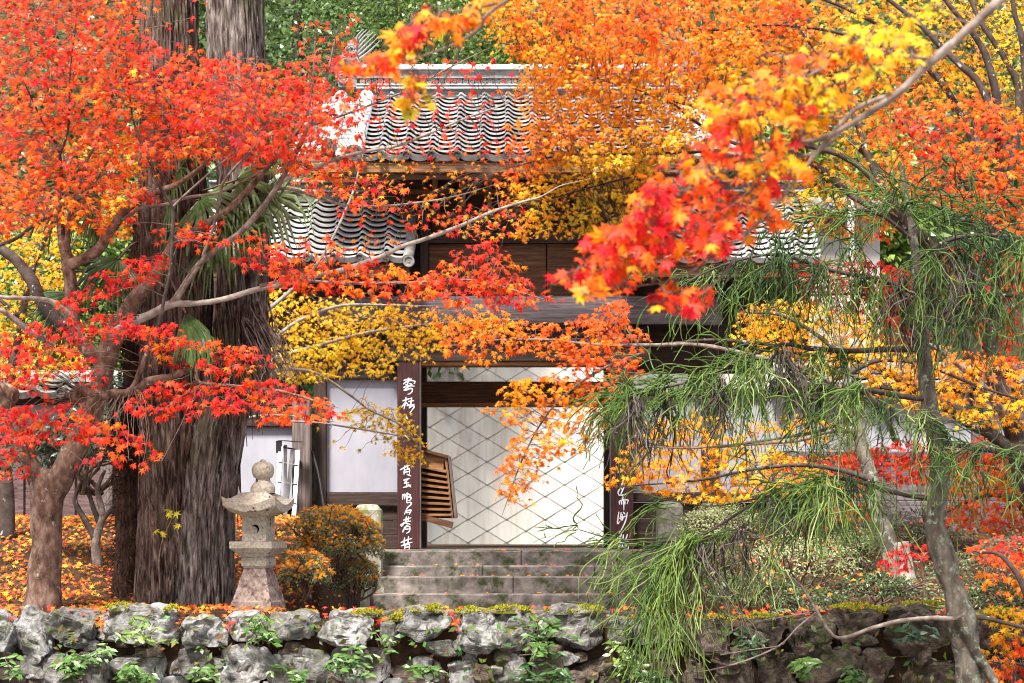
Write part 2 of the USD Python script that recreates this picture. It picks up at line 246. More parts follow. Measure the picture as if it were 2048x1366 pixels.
def autumn(t):
    return np.stack([np.interp(t, PAL_T, PAL_C[:, k]) for k in range(3)], -1)
# ------------------------------------------------------------------ the ground
PATH_Z, GATE_Z = 0.55, 1.345
def sstep(x, a, b):
    t = np.clip((x - a) / (b - a), 0, 1); return t * t * (3 - 2 * t)
def TZ(x, y):
    x, y = np.asarray(x, float), np.asarray(y, float)
    p = np.stack([x, y, np.zeros_like(x)], -1)
    up = sstep(y, 14.4, 20.8)
    left = 0.93 + 0.80 * up + 0.10 * (meshkit.fbm(p * 1.3, 3, 3) - .5)
    right = 0.93 + 0.62 * up + 0.12 * (meshkit.fbm(p * 1.3, 3, 4) - .5)
    bank = np.where(x < 0, left, right)
    mid = np.where(y < 22.55, PATH_Z, GATE_Z)
    w = np.where(x < 0, 1 - sstep(x, -1.84, -1.68), sstep(x, 1.80, 2.1))
    z = mid * (1 - w) + bank * w
    z = z * (1 - sstep(y, 22.6, 23.4)) + GATE_Z * sstep(y, 22.6, 23.4)
    hill = np.clip(y - 37, 0, None)
    z = z + 0.62 * hill * sstep(y, 37, 43) + 2.0 * (meshkit.fbm(p * 0.12, 3, 9) - .5) * sstep(y, 38, 46)
    return z
def grid(xs, ys, zf):
    X, Y = np.meshgrid(xs, ys); Z = zf(X, Y); n, m = X.shape
    v = np.stack([X, Y, Z], -1).reshape(-1, 3); i, j = np.meshgrid(np.arange(n - 1), np.arange(m - 1), indexing='ij')
    q = np.stack([i * m + j, i * m + j + 1, (i + 1) * m + j + 1, (i + 1) * m + j], -1).reshape(-1, 4)
    return v, np.vstack([q[:, [0, 1, 2]], q[:, [0, 2, 3]]])
xs = np.unique(np.concatenate([np.linspace(-60, -9, 14), np.linspace(-9, 9, 181), np.linspace(9, 60, 14)]))
ys = np.concatenate([np.arange(14.3, 24, .11), np.linspace(24, 33, 14), np.linspace(34, 90, 40)])
obj('terrace_ground', grid(xs, np.concatenate([[14.26], ys[ys < 33.2]]), lambda x, y: np.where(y < 14.28, .4, TZ(x, y))), MATS['soil'], smooth=True, label='dark soil terrace and banks behind the stone wall', kind='structure')
obj('hillside', grid(xs, np.concatenate([[33.0], ys[ys > 33.2]]), lambda x, y: TZ(x, y) - 0.02), MATS['forest_floor'], smooth=True, label='steep wooded hillside rising behind the temple', kind='structure')
obj('ground', (np.array([(-300, -300, 0), (300, -300, 0), (300, 14.35, 0), (-300, 14.35, 0)], float), np.array([(0, 1, 2), (0, 2, 3)])), MATS['gravel'], label='level ground in front of the stone wall', kind='structure')

# ------------------------------------------------------------------ dry stone retaining wall
def rock(ctr, half, seed, sub=4, cuts=15):
    s = trimesh.creation.icosphere(subdivisions=sub); v = np.array(s.vertices); r = np.random.default_rng(seed)
    v = np.sign(v) * np.abs(v) ** 0.62; v /= np.abs(v).max()
    for _ in range(cuts):
        n = unit(r.normal(size=3)); d = r.uniform(.58, .98) * (np.abs(n).sum() * .55 + .32)
        v -= np.maximum(v @ n - d, 0)[:, None] * n
    n = unit(np.array([r.normal(0, .12), -1.0, r.normal(.05, .14)])); v -= np.maximum(v @ n - r.uniform(.5, .68), 0)[:, None] * n
    v = v * np.asarray(half)
    w = v + seed * 3.17
    nz = (meshkit.fbm(w * 11, 4, seed) - .5) * 0.07 + np.exp(-((meshkit.fbm(w * 4.5, 3, seed + 5) - .5) / .05) ** 2) * -0.035 + (np.round(meshkit.fbm(w * 6, 2, seed + 8) * 7) / 7 - .5) * .07 + .01
    return v + unit(v) * nz[:, None] * min(1, min(half) * 6) + np.asarray(ctr), np.array(s.faces)
wall = thing('stone_wall', 'dry stone retaining wall of pale rough boulders with moss and plants along the bottom', 'stone wall')
obj('earth_core', box(-14, 14, 14.10, 15.6, 0.0, 0.86), MATS['soil'], wall)
YW = 14.02
toprow = [(-130, -35, 1222, 1312), (-30, 43, 1226, 1312), (46, 110, 1214, 1322), (105, 196, 1219, 1292), (204, 362, 1211, 1284), (366, 462, 1226, 1304), (458, 552, 1227, 1290), (550, 636, 1218, 1294),
          (634, 762, 1221, 1294), (790, 898, 1219, 1284), (905, 1000, 1222, 1314), (985, 1066, 1223, 1304), (1088, 1206, 1218, 1304), (1208, 1262, 1226, 1284), (1266, 1370, 1232, 1300), (1376, 1470, 1238, 1306), (1478, 1572, 1234, 1300),
          (1572, 1658, 1228, 1318), (1662, 1756, 1214, 1288), (1754, 1902, 1211, 1300), (1906, 1985, 1226, 1306), (1990, 2080, 1222, 1300), (2085, 2190, 1226, 1300), (762, 800, 1240, 1290), (1062, 1094, 1244, 1300)]
tops = []
for k, (a, b, t, u) in enumerate(toprow):
    c = P((a + b) / 2, (t + u) / 2, YW + .10); h = ((b - a) / 2 * YW / F * 1.14, .27, (u - t) / 2 * YW / F * 1.10)
    m = MATS['rock_pale' if a < 1000 and k % 4 != 3 else ('rock_grey' if a < 1300 else 'rock_brown')]
    obj('stone', rock(c, h, 11 + k), m, wall, smooth=30); tops.append((c, h))
r = np.random.default_rng(5); row = 1300
while row < 1700:
    hgt = r.uniform(62, 86); x = -150 + r.uniform(-40, 0)
    while x < 2200:
        w = r.uniform(52, 128); py = row + hgt / 2 + r.uniform(-9, 9)
        big = r.random()
        m = MATS['rock_brown' if (x > 1150 or big < .5) else ('rock_pale' if big < .64 else 'rock_grey')]
        obj('stone', rock(P(x + w / 2, py, YW + .10 + r.uniform(-.06, .10)), (w * .57 * YW / F, r.uniform(.20, .28), hgt * r.uniform(.46, .64) * YW / F), 100 + int(x) + int(row), 3, 13), m, wall, smooth=30)
        x += w + r.uniform(2, 14)
    row += hgt * .93
for k in range(110):                                         # small packing stones wedged in the joints
    px, py = r.uniform(-100, 2100), r.uniform(1285, 1400); s_ = r.uniform(14, 30) * YW / F
    obj('packing_stone', rock(P(px, py, YW + .05), (s_ * r.uniform(.9, 1.4), .13, s_ * r.uniform(.6, .95)), 700 + k, 2, 9), MATS[('rock_brown', 'rock_grey', 'rock_pale')[0 if px > 1150 else k % 3]], wall, smooth=30)
def moss_patch(c, hx, hy, hz, n, parent, seed):
    """a cushion of short moss shoots"""
    q = np.random.default_rng(seed); a = q.uniform(0, 2 * np.pi, n); d = np.sqrt(q.uniform(0, 1, n))
    lump = meshkit.noise(np.stack([np.cos(a) * d * 4 + seed, np.sin(a) * d * 4, np.zeros(n)], -1), seed)
    keep = lump > .30 + .25 * d; a, d, lump = a[keep], d[keep], lump[keep]; n = len(a)
    o = np.stack([c[0] + hx * d * np.cos(a), c[1] + hy * d * np.sin(a), c[2] + hz * (1 - d ** 2) * (.4 + .8 * lump)], -1)
    up = unit(np.stack([np.cos(a) * d * .9, np.sin(a) * d * .9 - .25, np.ones(n)], -1) + q.normal(0, .45, (n, 3)))
    V, f = joined(place_leaves(DIAMOND, o, q.uniform(.012, .026, n), q.normal(size=(n, 3)) + [0, -.8, 0], up), DIAMOND[1])
    col = np.stack([q.uniform(.14, .34, n), q.uniform(.15, .30, n), q.uniform(.005, .03, n)], -1)
    base = hull(np.stack([c[0] + hx * .8 * np.cos(np.arange(10) * .628), c[1] + hy * .8 * np.sin(np.arange(10) * .628), np.full(10, c[2] - .02)], -1).tolist() + [[c[0], c[1], c[2] + hz * .3]])
    V2, f2 = cat_meshes([(V, f), base])
    obj('moss_cushion', (V2, f2), MATS['moss_tint'], parent, tint=np.vstack([np.repeat(col, len(DIAMOND[0]), 0), np.tile([(.06, .065, .01)], (len(base[0]), 1))]))
for k, (a, b, py) in enumerate([(212, 262, 1216), (330, 352, 1220), (704, 764, 1228), (782, 812, 1236), (805, 850, 1223), (840, 892, 1220), (912, 975, 1224), (980, 1062, 1221), (1092, 1150, 1223), (1140, 1208, 1220), (1400, 1475, 1240), (1480, 1570, 1236), (1662, 1755, 1217), (1752, 1800, 1222), (1795, 1892, 1212), (1960, 2040, 1226)]):
    c = P((a + b) / 2, py, YW + .08); moss_patch(c, (b - a) / 2 * YW / F * 1.1, .17, .035, 1500, wall, 40 + k)

# ------------------------------------------------------------------ stone steps up to the gate
steps = thing('stone_steps', 'weathered mossy stone steps climbing to the gate doorway', 'steps')
SZ = [1.345, 1.168, 1.048, 0.852, 0.664, 0.56]; SY = [22.62, 22.28, 21.95, 21.62, 21.29, 20.96]
def slab(x0, x1, y0, y1, z0, z1, seed):
    m = trimesh.Trimesh(*box(x0, x1, y0, y1, z0, z1, .014)); m = m.subdivide_to_size(.14); v = np.array(m.vertices)
    nz = meshkit.fbm(v * 5 + seed, 3, seed) - .5
    d = np.zeros_like(v); d[:, 1] = (v[:, 1] < (y0 + y1) / 2) * nz * .035; d[:, 2] = (v[:, 2] > z0 + .05) * nz * .022
    return v + d, np.array(m.faces)
for k in range(5):
    xl, xr = -1.63 - .012 * k, 1.86
    cuts = [xl] + [[.12], [-.35, 1.0], [.02], [.9], [-.2]][k] + [xr]
    for a, b in zip(cuts, cuts[1:]):
        obj('slab', slab(a, b - .006, SY[k], SY[k] + .42, SZ[k + 1] - .03, SZ[k], k + 3), MATS['step_stone'], steps, smooth=35)
obj('side_kerb', hull([(x, y, z) for x in (-1.80, -1.66) for y, z in ((20.8, .5), (20.8, .72), (22.55, 1.43), (22.55, 1.0))]), MATS['granite_moss'], steps)
obj('side_kerb', hull([(x, y, z) for x in (1.88, 2.02) for y, z in ((20.8, .5), (20.8, .72), (22.55, 1.43), (22.55, 1.0))]), MATS['granite_moss'], steps)
def stone_post(px0, px1, pt, Y, label):
    x0, x1, zt = Xp(px0, Y), Xp(px1, Y), Zp(pt, Y)
    t = thing('stone_post', label, 'stone post'); zb = 0.6
    pts = [(x, y, zb) for x in (x0, x1) for y in (Y, Y + x1 - x0)] + [(x, y, zt - .07) for x in (x0 + .012, x1 - .012) for y in (Y + .012, Y + x1 - x0 - .012)]
    w = x1 - x0; pts += [(x0 + w * a, Y + w * b, zt - d) for a in (.16, .84) for b in (.16, .84) for d in (.012,)] + [(x0 + w * a, Y + w * .5, zt) for a in (.3, .7)]
    m = trimesh.Trimesh(*hull(pts)).subdivide_to_size(.06); v = np.array(m.vertices); v = v + (meshkit.fbm(v * 9, 3, 2)[:, None] - .5) * .012
    obj('shaft', (v, np.array(m.faces)), MATS['granite_moss'], t, smooth=30)
    obj('plinth', box(x0 - .05, x1 + .05, Y - .05, Y + w + .05, zb - .2, zb + .34, .02), MATS['granite_moss'], t)
stone_post(706, 763, 1008, 22.0, 'mossy square stone post with rounded top left of the steps behind the azalea bush')
stone_post(1315, 1368, 1003, 22.0, 'pale grey stone post right of the steps behind the weeping conifer')

# ------------------------------------------------------------------ temple gate
gate = thing('temple_gate', 'old two storey wooden temple gate with silver pantile roofs and calligraphy boards on its posts', 'temple gate')
YG = 24.0
def gz(py, Y=YG): return Zp(py, Y)
def gx(px, Y=YG): return Xp(px, Y)
obj('threshold_stone', box(-4.2, 4.4, 22.98, 26.9, 1.10, 1.35, .01), MATS['step_stone'], gate)
PL, PR = (gx(797), gx(839)), (gx(1224), gx(1266))
for a, b in (PL, PR):
    obj('post', box(a + .01, b - .01, YG + .03, YG + .30, 1.352, 4.9), MATS['wood_dark_z'], gate)
    obj('post', box(a + .01, b - .01, YG + 2.2, YG + 2.47, 1.352, 4.9), MATS['wood_dark_z'], gate)
def beam(name, px0, px1, py0, py1, y0, y1, m, parent=None, Y=None):
    Y = Y or y0
    return obj(name, box(Xp(px0, Y), Xp(px1, Y), y0, y1, Zp(py1, Y), Zp(py0, Y)), MATS[m], parent or gate)
beam('lintel', 770, 1300, 652, 722, YG - .06, YG + .3, 'wood_dark_x')
beam('lintel_lit_edge', 838, 1225, 722.8, 731, YG - .02, YG + .28, 'wood_amber_x')  # lit lower edge of the lintel, put in as a lighter amber strip
# the heavy weathered upper beam, slightly bowed
n = 40; xsb = np.linspace(gx(640), gx(1440), n); th = np.arange(10) * 2 * np.pi / 10
ring = np.stack([np.clip(1.35 * np.sin(th), -1, 1) * .16 + YG - .12, np.clip(1.35 * np.cos(th), -1, 1) * .175], -1)
V = np.stack([np.repeat(xsb[:, None], 10, 1), np.repeat(ring[None, :, 0], n, 0), ring[None, :, 1] + gz(625) + .05 * np.cos((xsb[:, None] - .05) / 3) - .04], -1)
V[..., 2] += (meshkit.fbm(V * [1.5, 6, 6], 3, 8) - .5) * .035
i, j = np.meshgrid(np.arange(n - 1), np.arange(10), indexing='ij'); q = np.stack([i * 10 + j, (i + 1) * 10 + j, (i + 1) * 10 + (j + 1) % 10, i * 10 + (j + 1) % 10], -1).reshape(-1, 4)
obj('tie_beam', (V.reshape(-1, 3), q), MATS['wood_grey_x'], gate, smooth=50)
beam('inner_crossbeam', 836, 1228, 757, 800, YG + 1.4, YG + 1.62, 'wood_brown_x', Y=YG + .9)
beam('inner_crossbeam', 836, 1228, 800.6, 808, YG + 1.36, YG + 1.6, 'wood_amber_x', Y=YG + .9)
beam('soffit_board', 760, 1300, 636, 648, YG + .02, YG + 2.7, 'wood_brown_x')
# board wall above the doorway, one panel per bay, and the dark upper storey
for k, (a, b) in enumerate(((858, 978), (980, 1092), (1094, 1206), (1208, 1262))):
    beam('wall_board', a, b, 486, 600, YG + .14, YG + .18, 'wood_brown_x')
beam('back_boarding', 770, 1296, 330, 640, YG + .30, YG + .33, 'wood_dark_x'); beam('corner_post', 840, 856, 400, 606, YG + .02, YG + .22, 'wood_dark_z'); beam('corner_post', 1210, 1228, 400, 606, YG + .02, YG + .22, 'wood_dark_z')
beam('rail', 830, 1240, 466, 486, YG + .05, YG + .24, 'wood_dark_x')
for k, (a, b) in enumerate(((800, 862), (862, 924), (926, 986), (988, 1050), (1052, 1114), (1116, 1178), (1180, 1262))):
    beam('upper_board', a, b - 1, 338, 466, YG + .24, YG + .27, 'wood_dark_x')
beam('upper_rail', 800, 1262, 378, 388, YG + .12, YG + .22, 'wood_brown_x'); beam('upper_rail', 800, 1262, 424, 438, YG + .10, YG + .22, 'wood_brown_x')
beam('upper_rail', 800, 1262, 338, 352, YG + .00, YG + .22, 'wood_brown_x')
for px in (870, 926, 979, 1030, 1075, 1130, 1185):
    beam('strut', px - 5, px + 5, 352.6, 377.4, YG + .10, YG + .2, 'wood_amber_z'); beam('strut', px - 5, px + 5, 388.6, 423.4, YG + .08, YG + .2, 'wood_amber_z')
    beam('bracket_block', px - 9, px + 9, 414, 423.2, YG - .02, YG + .07, 'wood_brown_x')

# roofs of pantiles
def pantile(w, e, front=0.0, t=.026):
    """one tile: crest at its left edge, hollow to the right; u across, s up the slope, h off the slope"""
    u = np.array([0, .05, .12, .19, .26, .38, .52, .68, .84, 1.0]); hp = np.array([.012, .045, .058, .050, .028, .002, -.010, -.012, -.004, .016])
    L = e * 1.22; up = [.056, .056 - .058 * L / e]
    top = np.array([[(uu * w * 1.03, ss, hh + up[i]) for uu, hh in zip(u, hp)] for i, ss in enumerate((0, L))])
    bot = top.copy(); bot[..., 2] -= t; bot[0, :, 2] -= front
    n = len(u); v = np.vstack([top[0], top[1], bot[0], bot[1]]); f = []
    for i in range(n - 1):
        f += [(i, i + 1, n + i + 1), (i, n + i + 1, n + i), (2 * n + i, 3 * n + i + 1, 2 * n + i + 1), (2 * n + i, 3 * n + i, 3 * n + i + 1), (i, 2 * n + i + 1, i + 1), (i, 2 * n + i, 2 * n + i + 1)]
    f += [(0, n, 3 * n), (0, 3 * n, 2 * n), (n - 1, 3 * n - 1, 4 * n - 1), (n - 1, 4 * n - 1, 2 * n - 1)]
    return v, np.array(f)
def slope_frame(eave, ridge):
    (ye, ze), (yr, zr) = eave, ridge; d = np.array([0, yr - ye, zr - ze]); L = np.linalg.norm(d); d /= L
    return d, np.array([0, -d[2], d[1]]), L
def tile_disc(x, y, z, rad, parent, m='ridge_dark', name='tile_end', depth=.05):
    prof = [(0, 0), (rad * .25, -.004), (rad * .3, .003), (rad * .62, .003), (rad * .70, -.012), (rad * .98, -.012), (rad, 0), (rad, depth), (0, depth)]
    v, f = lathe(prof, 16); v = np.stack([x + v[:, 0], y + v[:, 2], z + v[:, 1]], 1)
    obj(name, (v, f), MATS[m], parent, smooth=40)
def tiled_slope(parent, x0, cols, pitch, eave, ridge, rows, seed, single=True, mats=('tile_silver', 'tile_silver_b'), skip=lambda c, r_: False):
    d, nrm, L = slope_frame(eave, ridge); e = L / rows; o = np.array([0, eave[0], eave[1]]); q = np.random.default_rng(seed); bag = []
    for c in range(cols):
        for k in range(rows):
            if skip(c, k): continue
            tv, tf = pantile(pitch, e, .055 if k == 0 else 0)
            sag = .02 * math.sin(c * 1.3 + seed) * math.sin(k * .8) + q.normal(0, .003)
            v = o + np.array([x0 + c * pitch + q.normal(0, .002), 0, 0]) + tv[:, :1] * [1, 0, 0] + (tv[:, 1:2] + k * e) * d + (tv[:, 2:] + sag * .3) * nrm
            mm = MATS[mats[0] if q.random() < .68 else mats[1]]
            if single: obj('tile', (v, tf), mm, parent)
            else: bag.append((v, tf))
        if single:
            p = o + np.array([x0 + c * pitch + .12 * pitch, 0, 0]) + .045 * nrm; tile_disc(p[0], p[1] - .03, p[2] - .01, .055, parent, 'tile_edge')
    if bag: obj('tiles', cat_meshes(bag), MATS[mats[0]], parent, kind='stuff')
    return d, nrm, L
EU, RU = (23.0, 6.22), (25.15, 7.50)
und = lambda x0, x1, e, rr, t=.05: hull([(x, e[0] + .06, e[1] - .02) for x in (x0, x1)] + [(x, e[0] + .06, e[1] - .02 - t) for x in (x0, x1)] + [(x, rr[0], rr[1] - .03) for x in (x0, x1)] + [(x, rr[0], rr[1] - .03 - t) for x in (x0, x1)])
# roof boarding is the roof part itself; tiles and the rest hang on it
upper = obj('upper_roof', und(-2.62, 2.72, EU, RU), MATS['wood_brown_x'], gate)
d, nrm, L = tiled_slope(upper, -1.98, 13, .314, EU, RU, 15, 3)
obj('rear_slope', und(-2.62, 2.72, (27.3, 6.22), (25.16, 7.50)), MATS['tile_old'], upper)
def roll(x, r_, parent, s0, s1, m='tile_silver', lift=.06):
    o = np.array([x, EU[0], EU[1]]); nseg = 7
    for k in range(nseg):
        a, b = s0 + (s1 - s0) * k / nseg, s0 + (s1 - s0) * (k + 1.06) / nseg
        p = np.array([np.append(o + d * s + nrm * (lift + .012 * (k % 1)), rr) for s, rr in ((a, r_ * 1.02), (a + .02, r_ * 1.04), (b, r_ * .97))])
        v, f = tubes(p[None, :, :3], p[None, :, 3], 14, cap=True); obj('roll_tile', (v, f), MATS[m], parent, smooth=50)
    c = o + d * s0 + nrm * lift; tile_disc(c[0], c[1] - .035, c[2], r_ * 1.12, parent, 'tile_edge')
roll(-1.96, .105, upper, -.02, 2.25); roll(-2.30, .095, upper, .25, 2.25)
roll(2.14, .105, upper, -.02, 2.25); roll(2.44, .095, upper, .25, 2.25)
for sgn, xb in ((-1, -2.33), (1, 2.47)):                      # verge tiles laid crosswise at the gable edge
    for k in range(9):
        c = np.array([xb, EU[0], EU[1]]) + d * (.22 + .245 * k) + nrm * .05
        p = np.array([[0, 0, 0, .062], [sgn * .2, 0, -.05, .06], [sgn * .42, 0, -.13, .058]]); p[:, :3] += c
        v, f = tubes(p[None, :, :3], p[None, :, 3], 10, cap=True); obj('verge_tile', (v, f), MATS['tile_old'], upper, smooth=50)
if True:                                                       # flat tiles between the two descending rolls
    for k in range(13):
        for xa, xb in ((-2.21, -2.06), (2.24, 2.35)):
            c = np.array([0, EU[0], EU[1]]) + d * (.17 * k)
            pts = [(x, *(c + d * s + nrm * h)[1:]) for x in (xa, xb) for s, h in ((0, .035), (0, .012), (.2, -.01), (.2, .012))]
            obj('flat_tile', hull(pts), MATS['tile_silver_b'], upper)
# the main ridge: courses of flat tiles, a row of small round tiles, a grey band and the cap
rz, ry = 7.50, 25.15
ridge = obj('ridge', box(-2.05, 2.30, ry - .17, ry + .17, rz - .06, rz + .05), MATS['ridge_dark'], gate)
for k, (h0, h1, dep, mm) in enumerate(((.052, .072, .225, 'tile_silver'), (.074, .100, .18, 'ridge_dark'), (.102, .118, .205, 'tile_silver_b'), (.12, .195, .13, 'tile_edge'), (.197, .213, .19, 'ridge_grey'), (.215, .318, .14, 'ridge_grey'), (.32, .336, .19, 'tile_silver'))):
    for a in np.arange(-2.1, 2.3, .55):
        obj('course_tile', box(a, a + .546, ry - dep, ry + dep, rz + h0, rz + h1, .005), MATS[mm], ridge)
for x in np.arange(-2.02, 2.26, .082):
    tile_disc(x, ry - .165, rz + .158, .036, ridge, 'ridge_grey', 'round_tile', .03)
for k, x in enumerate(np.arange(-2.1, 2.3, .30)):
    p = np.array([[x, ry, rz + .35, .082], [x + .285, ry, rz + .35, .078]]); v, f = tubes(p[None, :, :3], p[None, :, 3], 14, cap=True); obj('cap_tile', (v, f), MATS['tile_silver'], ridge, smooth=50)
    p = np.array([[x + .275, ry, rz + .35, .094], [x + .31, ry, rz + .35, .094]]); v, f = tubes(p[None, :, :3], p[None, :, 3], 14, cap=True); obj('cap_collar', (v, f), MATS['tile_silver'], ridge, smooth=50)
def ridge_ornament(sgn, x):
    """scrolled end tile with curling fins"""
    w = lambda pts: [(x + sgn * a, b) for a, b in pts]
    def plate(pts, y0, y1):
        pg = Polygon(w(pts)).buffer(0); m = trimesh.creation.extrude_polygon(pg, y1 - y0, engine='earcut'); v = np.array(m.vertices)
        return np.stack([v[:, 0], y0 + v[:, 2], v[:, 1]], 1), np.array(m.faces)[:, ::-1]
    z0 = rz + .1
    body = obj('ridge_ornament', plate([(-.12, z0), (.2, z0), (.24, z0 + .2), (.17, z0 + .42), (.06, z0 + .62), (-.06, z0 + .70), (-.02, z0 + .5), (-.10, z0 + .3)], ry - .09, ry + .09), MATS['ridge_grey'], gate)
    for cx, cz, rr in ((.14, .12, .09), (.10, .33, .085), (.02, .50, .07), (-.05, .2, .06)):
        a = np.linspace(0, 4.2 * math.pi, 34); rad = rr * (1 - a / a[-1] * .75)
        pl = np.stack([x + sgn * (cx + rad * np.cos(a)), np.full(34, ry - .105), z0 + cz + rad * np.sin(a)], -1)
        v, f = tubes(pl[None], np.full((1, 34), .016), 6); obj('scroll', (v, f), MATS['ridge_grey'], body, smooth=True)
    for k in range(7):
        a0 = .5 + k * .17; p0 = np.array([x + sgn * -.02, ry - .03, z0 + .36 + .04 * k]); L_ = .34 - .02 * k
        pts = np.array([p0 + np.array([-sgn * L_ * s * math.cos(a0 - s * .5), 0, L_ * s * math.sin(a0 + s * .5)]) for s in np.linspace(0, 1, 7)])
        v, f = tubes(pts[None], np.linspace(.024, .006, 7)[None], 6); obj('fin', (v, f), MATS['ridge_grey'], body, smooth=True)
ridge_ornament(-1, -2.15); ridge_ornament(1, 2.38)
# eaves of the upper roof
obj('fascia', box(-2.5, 2.6, 23.05, 23.10, 6.055, 6.175), MATS['wood_amber_x'], gate); obj('fascia', box(-2.48, 2.58, 23.12, 23.18, 5.985, 6.052), MATS['wood_brown_x'], gate)
for x in np.arange(-2.4, 2.55, .235):
    obj('rafter', hull([(x + a, y, z + b) for a in (0, .075) for b in (0, .085) for y, z in ((23.13, 6.075), (24.25, 6.70))]), MATS['wood_brown_y'], gate)

# side wings of the gate: walls, posts and their lower roofs
def wing(sgn, xa, xb, tiles_single, pc):
    """xa the inner end, xb the outer end (metres from the gate axis)"""
    lo, hi = min(xa, xb), max(xa, xb)
    E, R = (23.35, 5.00), (24.55, 5.95)
    rf = obj('wing_roof', und(lo, hi, E, R), MATS['wood_brown_x'], gate)
    cols = int((hi - lo) / .314); tiled_slope(rf, lo, cols, (hi - lo) / cols, E, R, 11, 5 + sgn, tiles_single)
    obj('wing_ridge', box(lo - .05, hi, 24.42, 24.78, 5.93, 6.06), MATS['ridge_dark'], gate); obj('wing_ridge', box(lo - .05, hi, 24.38, 24.82, 6.063, 6.085), MATS['tile_silver_b'], gate)
    obj('wing_ridge', box(lo - .05, hi, 24.46, 24.74, 6.087, 6.19), MATS['ridge_dark'], gate); obj('wing_ridge', box(lo - .05, hi, 24.40, 24.80, 6.193, 6.215), MATS['tile_silver_b'], gate)
    obj('wing_rear_slope', und(lo, hi, (25.8, 5.0), (24.56, 5.95)), MATS['tile_old'], gate)
    obj('wing_fascia', box(lo, hi, 23.42, 23.47, 4.80, 4.93), MATS['wood_brown_x'], gate)
    xe = xa                                                        # inner end: old scrolled edge tiles
    pl = np.array([(xe - sgn * -.02, 23.33, 5.01), (xe, 23.6, 5.20), (xe, 24.0, 5.52), (xe, 24.45, 5.89)]); v, f = tubes(resample(pl, 12)[None], np.full((1, 12), .07), 10, cap=True); obj('edge_roll', (v, f), MATS['tile_old'], gate, smooth=50)
    tile_disc(xe, 23.28, 4.985, .075, gate, 'tile_old')
    for x in np.arange(lo + .1, hi - .05, .26):
        obj('wing_rafter', hull([(x + a, y, z + b) for a in (0, .07) for b in (0, .075) for y, z in ((23.46, 4.86), (24.3, 5.45))]), MATS['wood_brown_y'], gate)
    z = lambda py: gz(py)
    m_in, m_out = sgn * 1.195 + .05, None
    # wall behind the posts
    for k, (a, b) in enumerate(pc['upper']):
        obj('wing_board', box(a, b, YG + .26, YG + .29, z(744), z(560)), MATS['wood_dark_x'], gate)
    for a, b, t, u in pc['panels']:
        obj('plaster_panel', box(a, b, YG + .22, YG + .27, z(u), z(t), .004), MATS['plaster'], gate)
    for a, b in pc['posts']:
        obj('wing_post', box(a, b, YG + .10, YG + .34, 1.353, 4.85), MATS['wood_dark_z'], gate)
    for a, b, t, u, mm in pc['rails']:
        obj('wing_rail', box(a, b, YG + .14, YG + .31, z(u), z(t)), MATS[mm], gate)
    for a, b, t, u in pc['boards']:
        n = 3
        for k in range(n):
            obj('wainscot_board', box(a, b, YG + .20 + .004 * k, YG + .25, z(t + (u - t) * (k + 1) / n) + .003, z(t + (u - t) * k / n), .008), MATS['wood_dark_x'], gate)
g_ = gx
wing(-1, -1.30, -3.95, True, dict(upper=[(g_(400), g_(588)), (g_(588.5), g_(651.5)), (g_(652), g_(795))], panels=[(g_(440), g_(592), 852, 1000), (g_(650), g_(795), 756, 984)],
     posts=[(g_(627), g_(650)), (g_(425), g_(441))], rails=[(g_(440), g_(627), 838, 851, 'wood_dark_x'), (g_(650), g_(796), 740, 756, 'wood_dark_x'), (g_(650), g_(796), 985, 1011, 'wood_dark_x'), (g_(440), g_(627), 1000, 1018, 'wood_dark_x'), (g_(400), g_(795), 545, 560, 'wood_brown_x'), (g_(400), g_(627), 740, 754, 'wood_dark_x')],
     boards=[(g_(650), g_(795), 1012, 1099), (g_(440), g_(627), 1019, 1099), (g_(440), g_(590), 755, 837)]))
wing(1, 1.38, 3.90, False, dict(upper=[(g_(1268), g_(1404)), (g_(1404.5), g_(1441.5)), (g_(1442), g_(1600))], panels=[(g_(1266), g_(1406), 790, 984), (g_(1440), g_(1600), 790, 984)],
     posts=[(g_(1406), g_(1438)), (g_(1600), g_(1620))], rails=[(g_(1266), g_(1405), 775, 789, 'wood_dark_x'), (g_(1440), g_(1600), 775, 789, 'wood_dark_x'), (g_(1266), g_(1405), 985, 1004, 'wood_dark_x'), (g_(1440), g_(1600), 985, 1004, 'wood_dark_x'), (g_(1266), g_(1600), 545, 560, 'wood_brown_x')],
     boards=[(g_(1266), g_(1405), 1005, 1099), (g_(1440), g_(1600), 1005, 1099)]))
obj('front_brace', box(g_(588), g_(624), YG - .22, YG - .02, 1.353, z0 := 3.3), MATS['wood_grey_z'], gate)
obj('tenon_block', box(g_(600), g_(607), YG - .26, YG - .223, gz(936), gz(923)), MATS['wood_dark_z'], gate)
# carved calligraphy boards hung on the posts
YB = YG - .045
def strokes(parent, lines, ox, oy, s, w):
    shapes = []
    for ln in lines:
        pts = resample([((ox + x / s), (oy + y / s)) for x, y in ln], 9)
        q = [(Xp(a, YB), Zp(b, YB)) for a, b in pts]
        for k in range(len(q) - 1):
            t = k / (len(q) - 1); wd = w * (.62 + .5 * math.sin(math.pi * min(1, t * 1.1 + .12)))
            shapes.append(LineString(q[k:k + 2]).buffer(wd, 3))
    u = unary_union(shapes).simplify(.0008)
    for g in getattr(u, 'geoms', [u]):
        m = trimesh.creation.extrude_polygon(g, .004, engine='earcut'); v = np.array(m.vertices)
        obj('brush_stroke', (np.stack([v[:, 0], YB - .0015 - v[:, 2], v[:, 1]], 1), np.array(m.faces)), MATS['ink_white'], parent)
lb = obj('calligraphy_board', box(g_(794.5, YB), g_(838.5, YB), YB, YG + .02, 1.356, gz(715)), MATS['lacquer_z'], gate, label='dark red board with white brush writing on the left gate post')
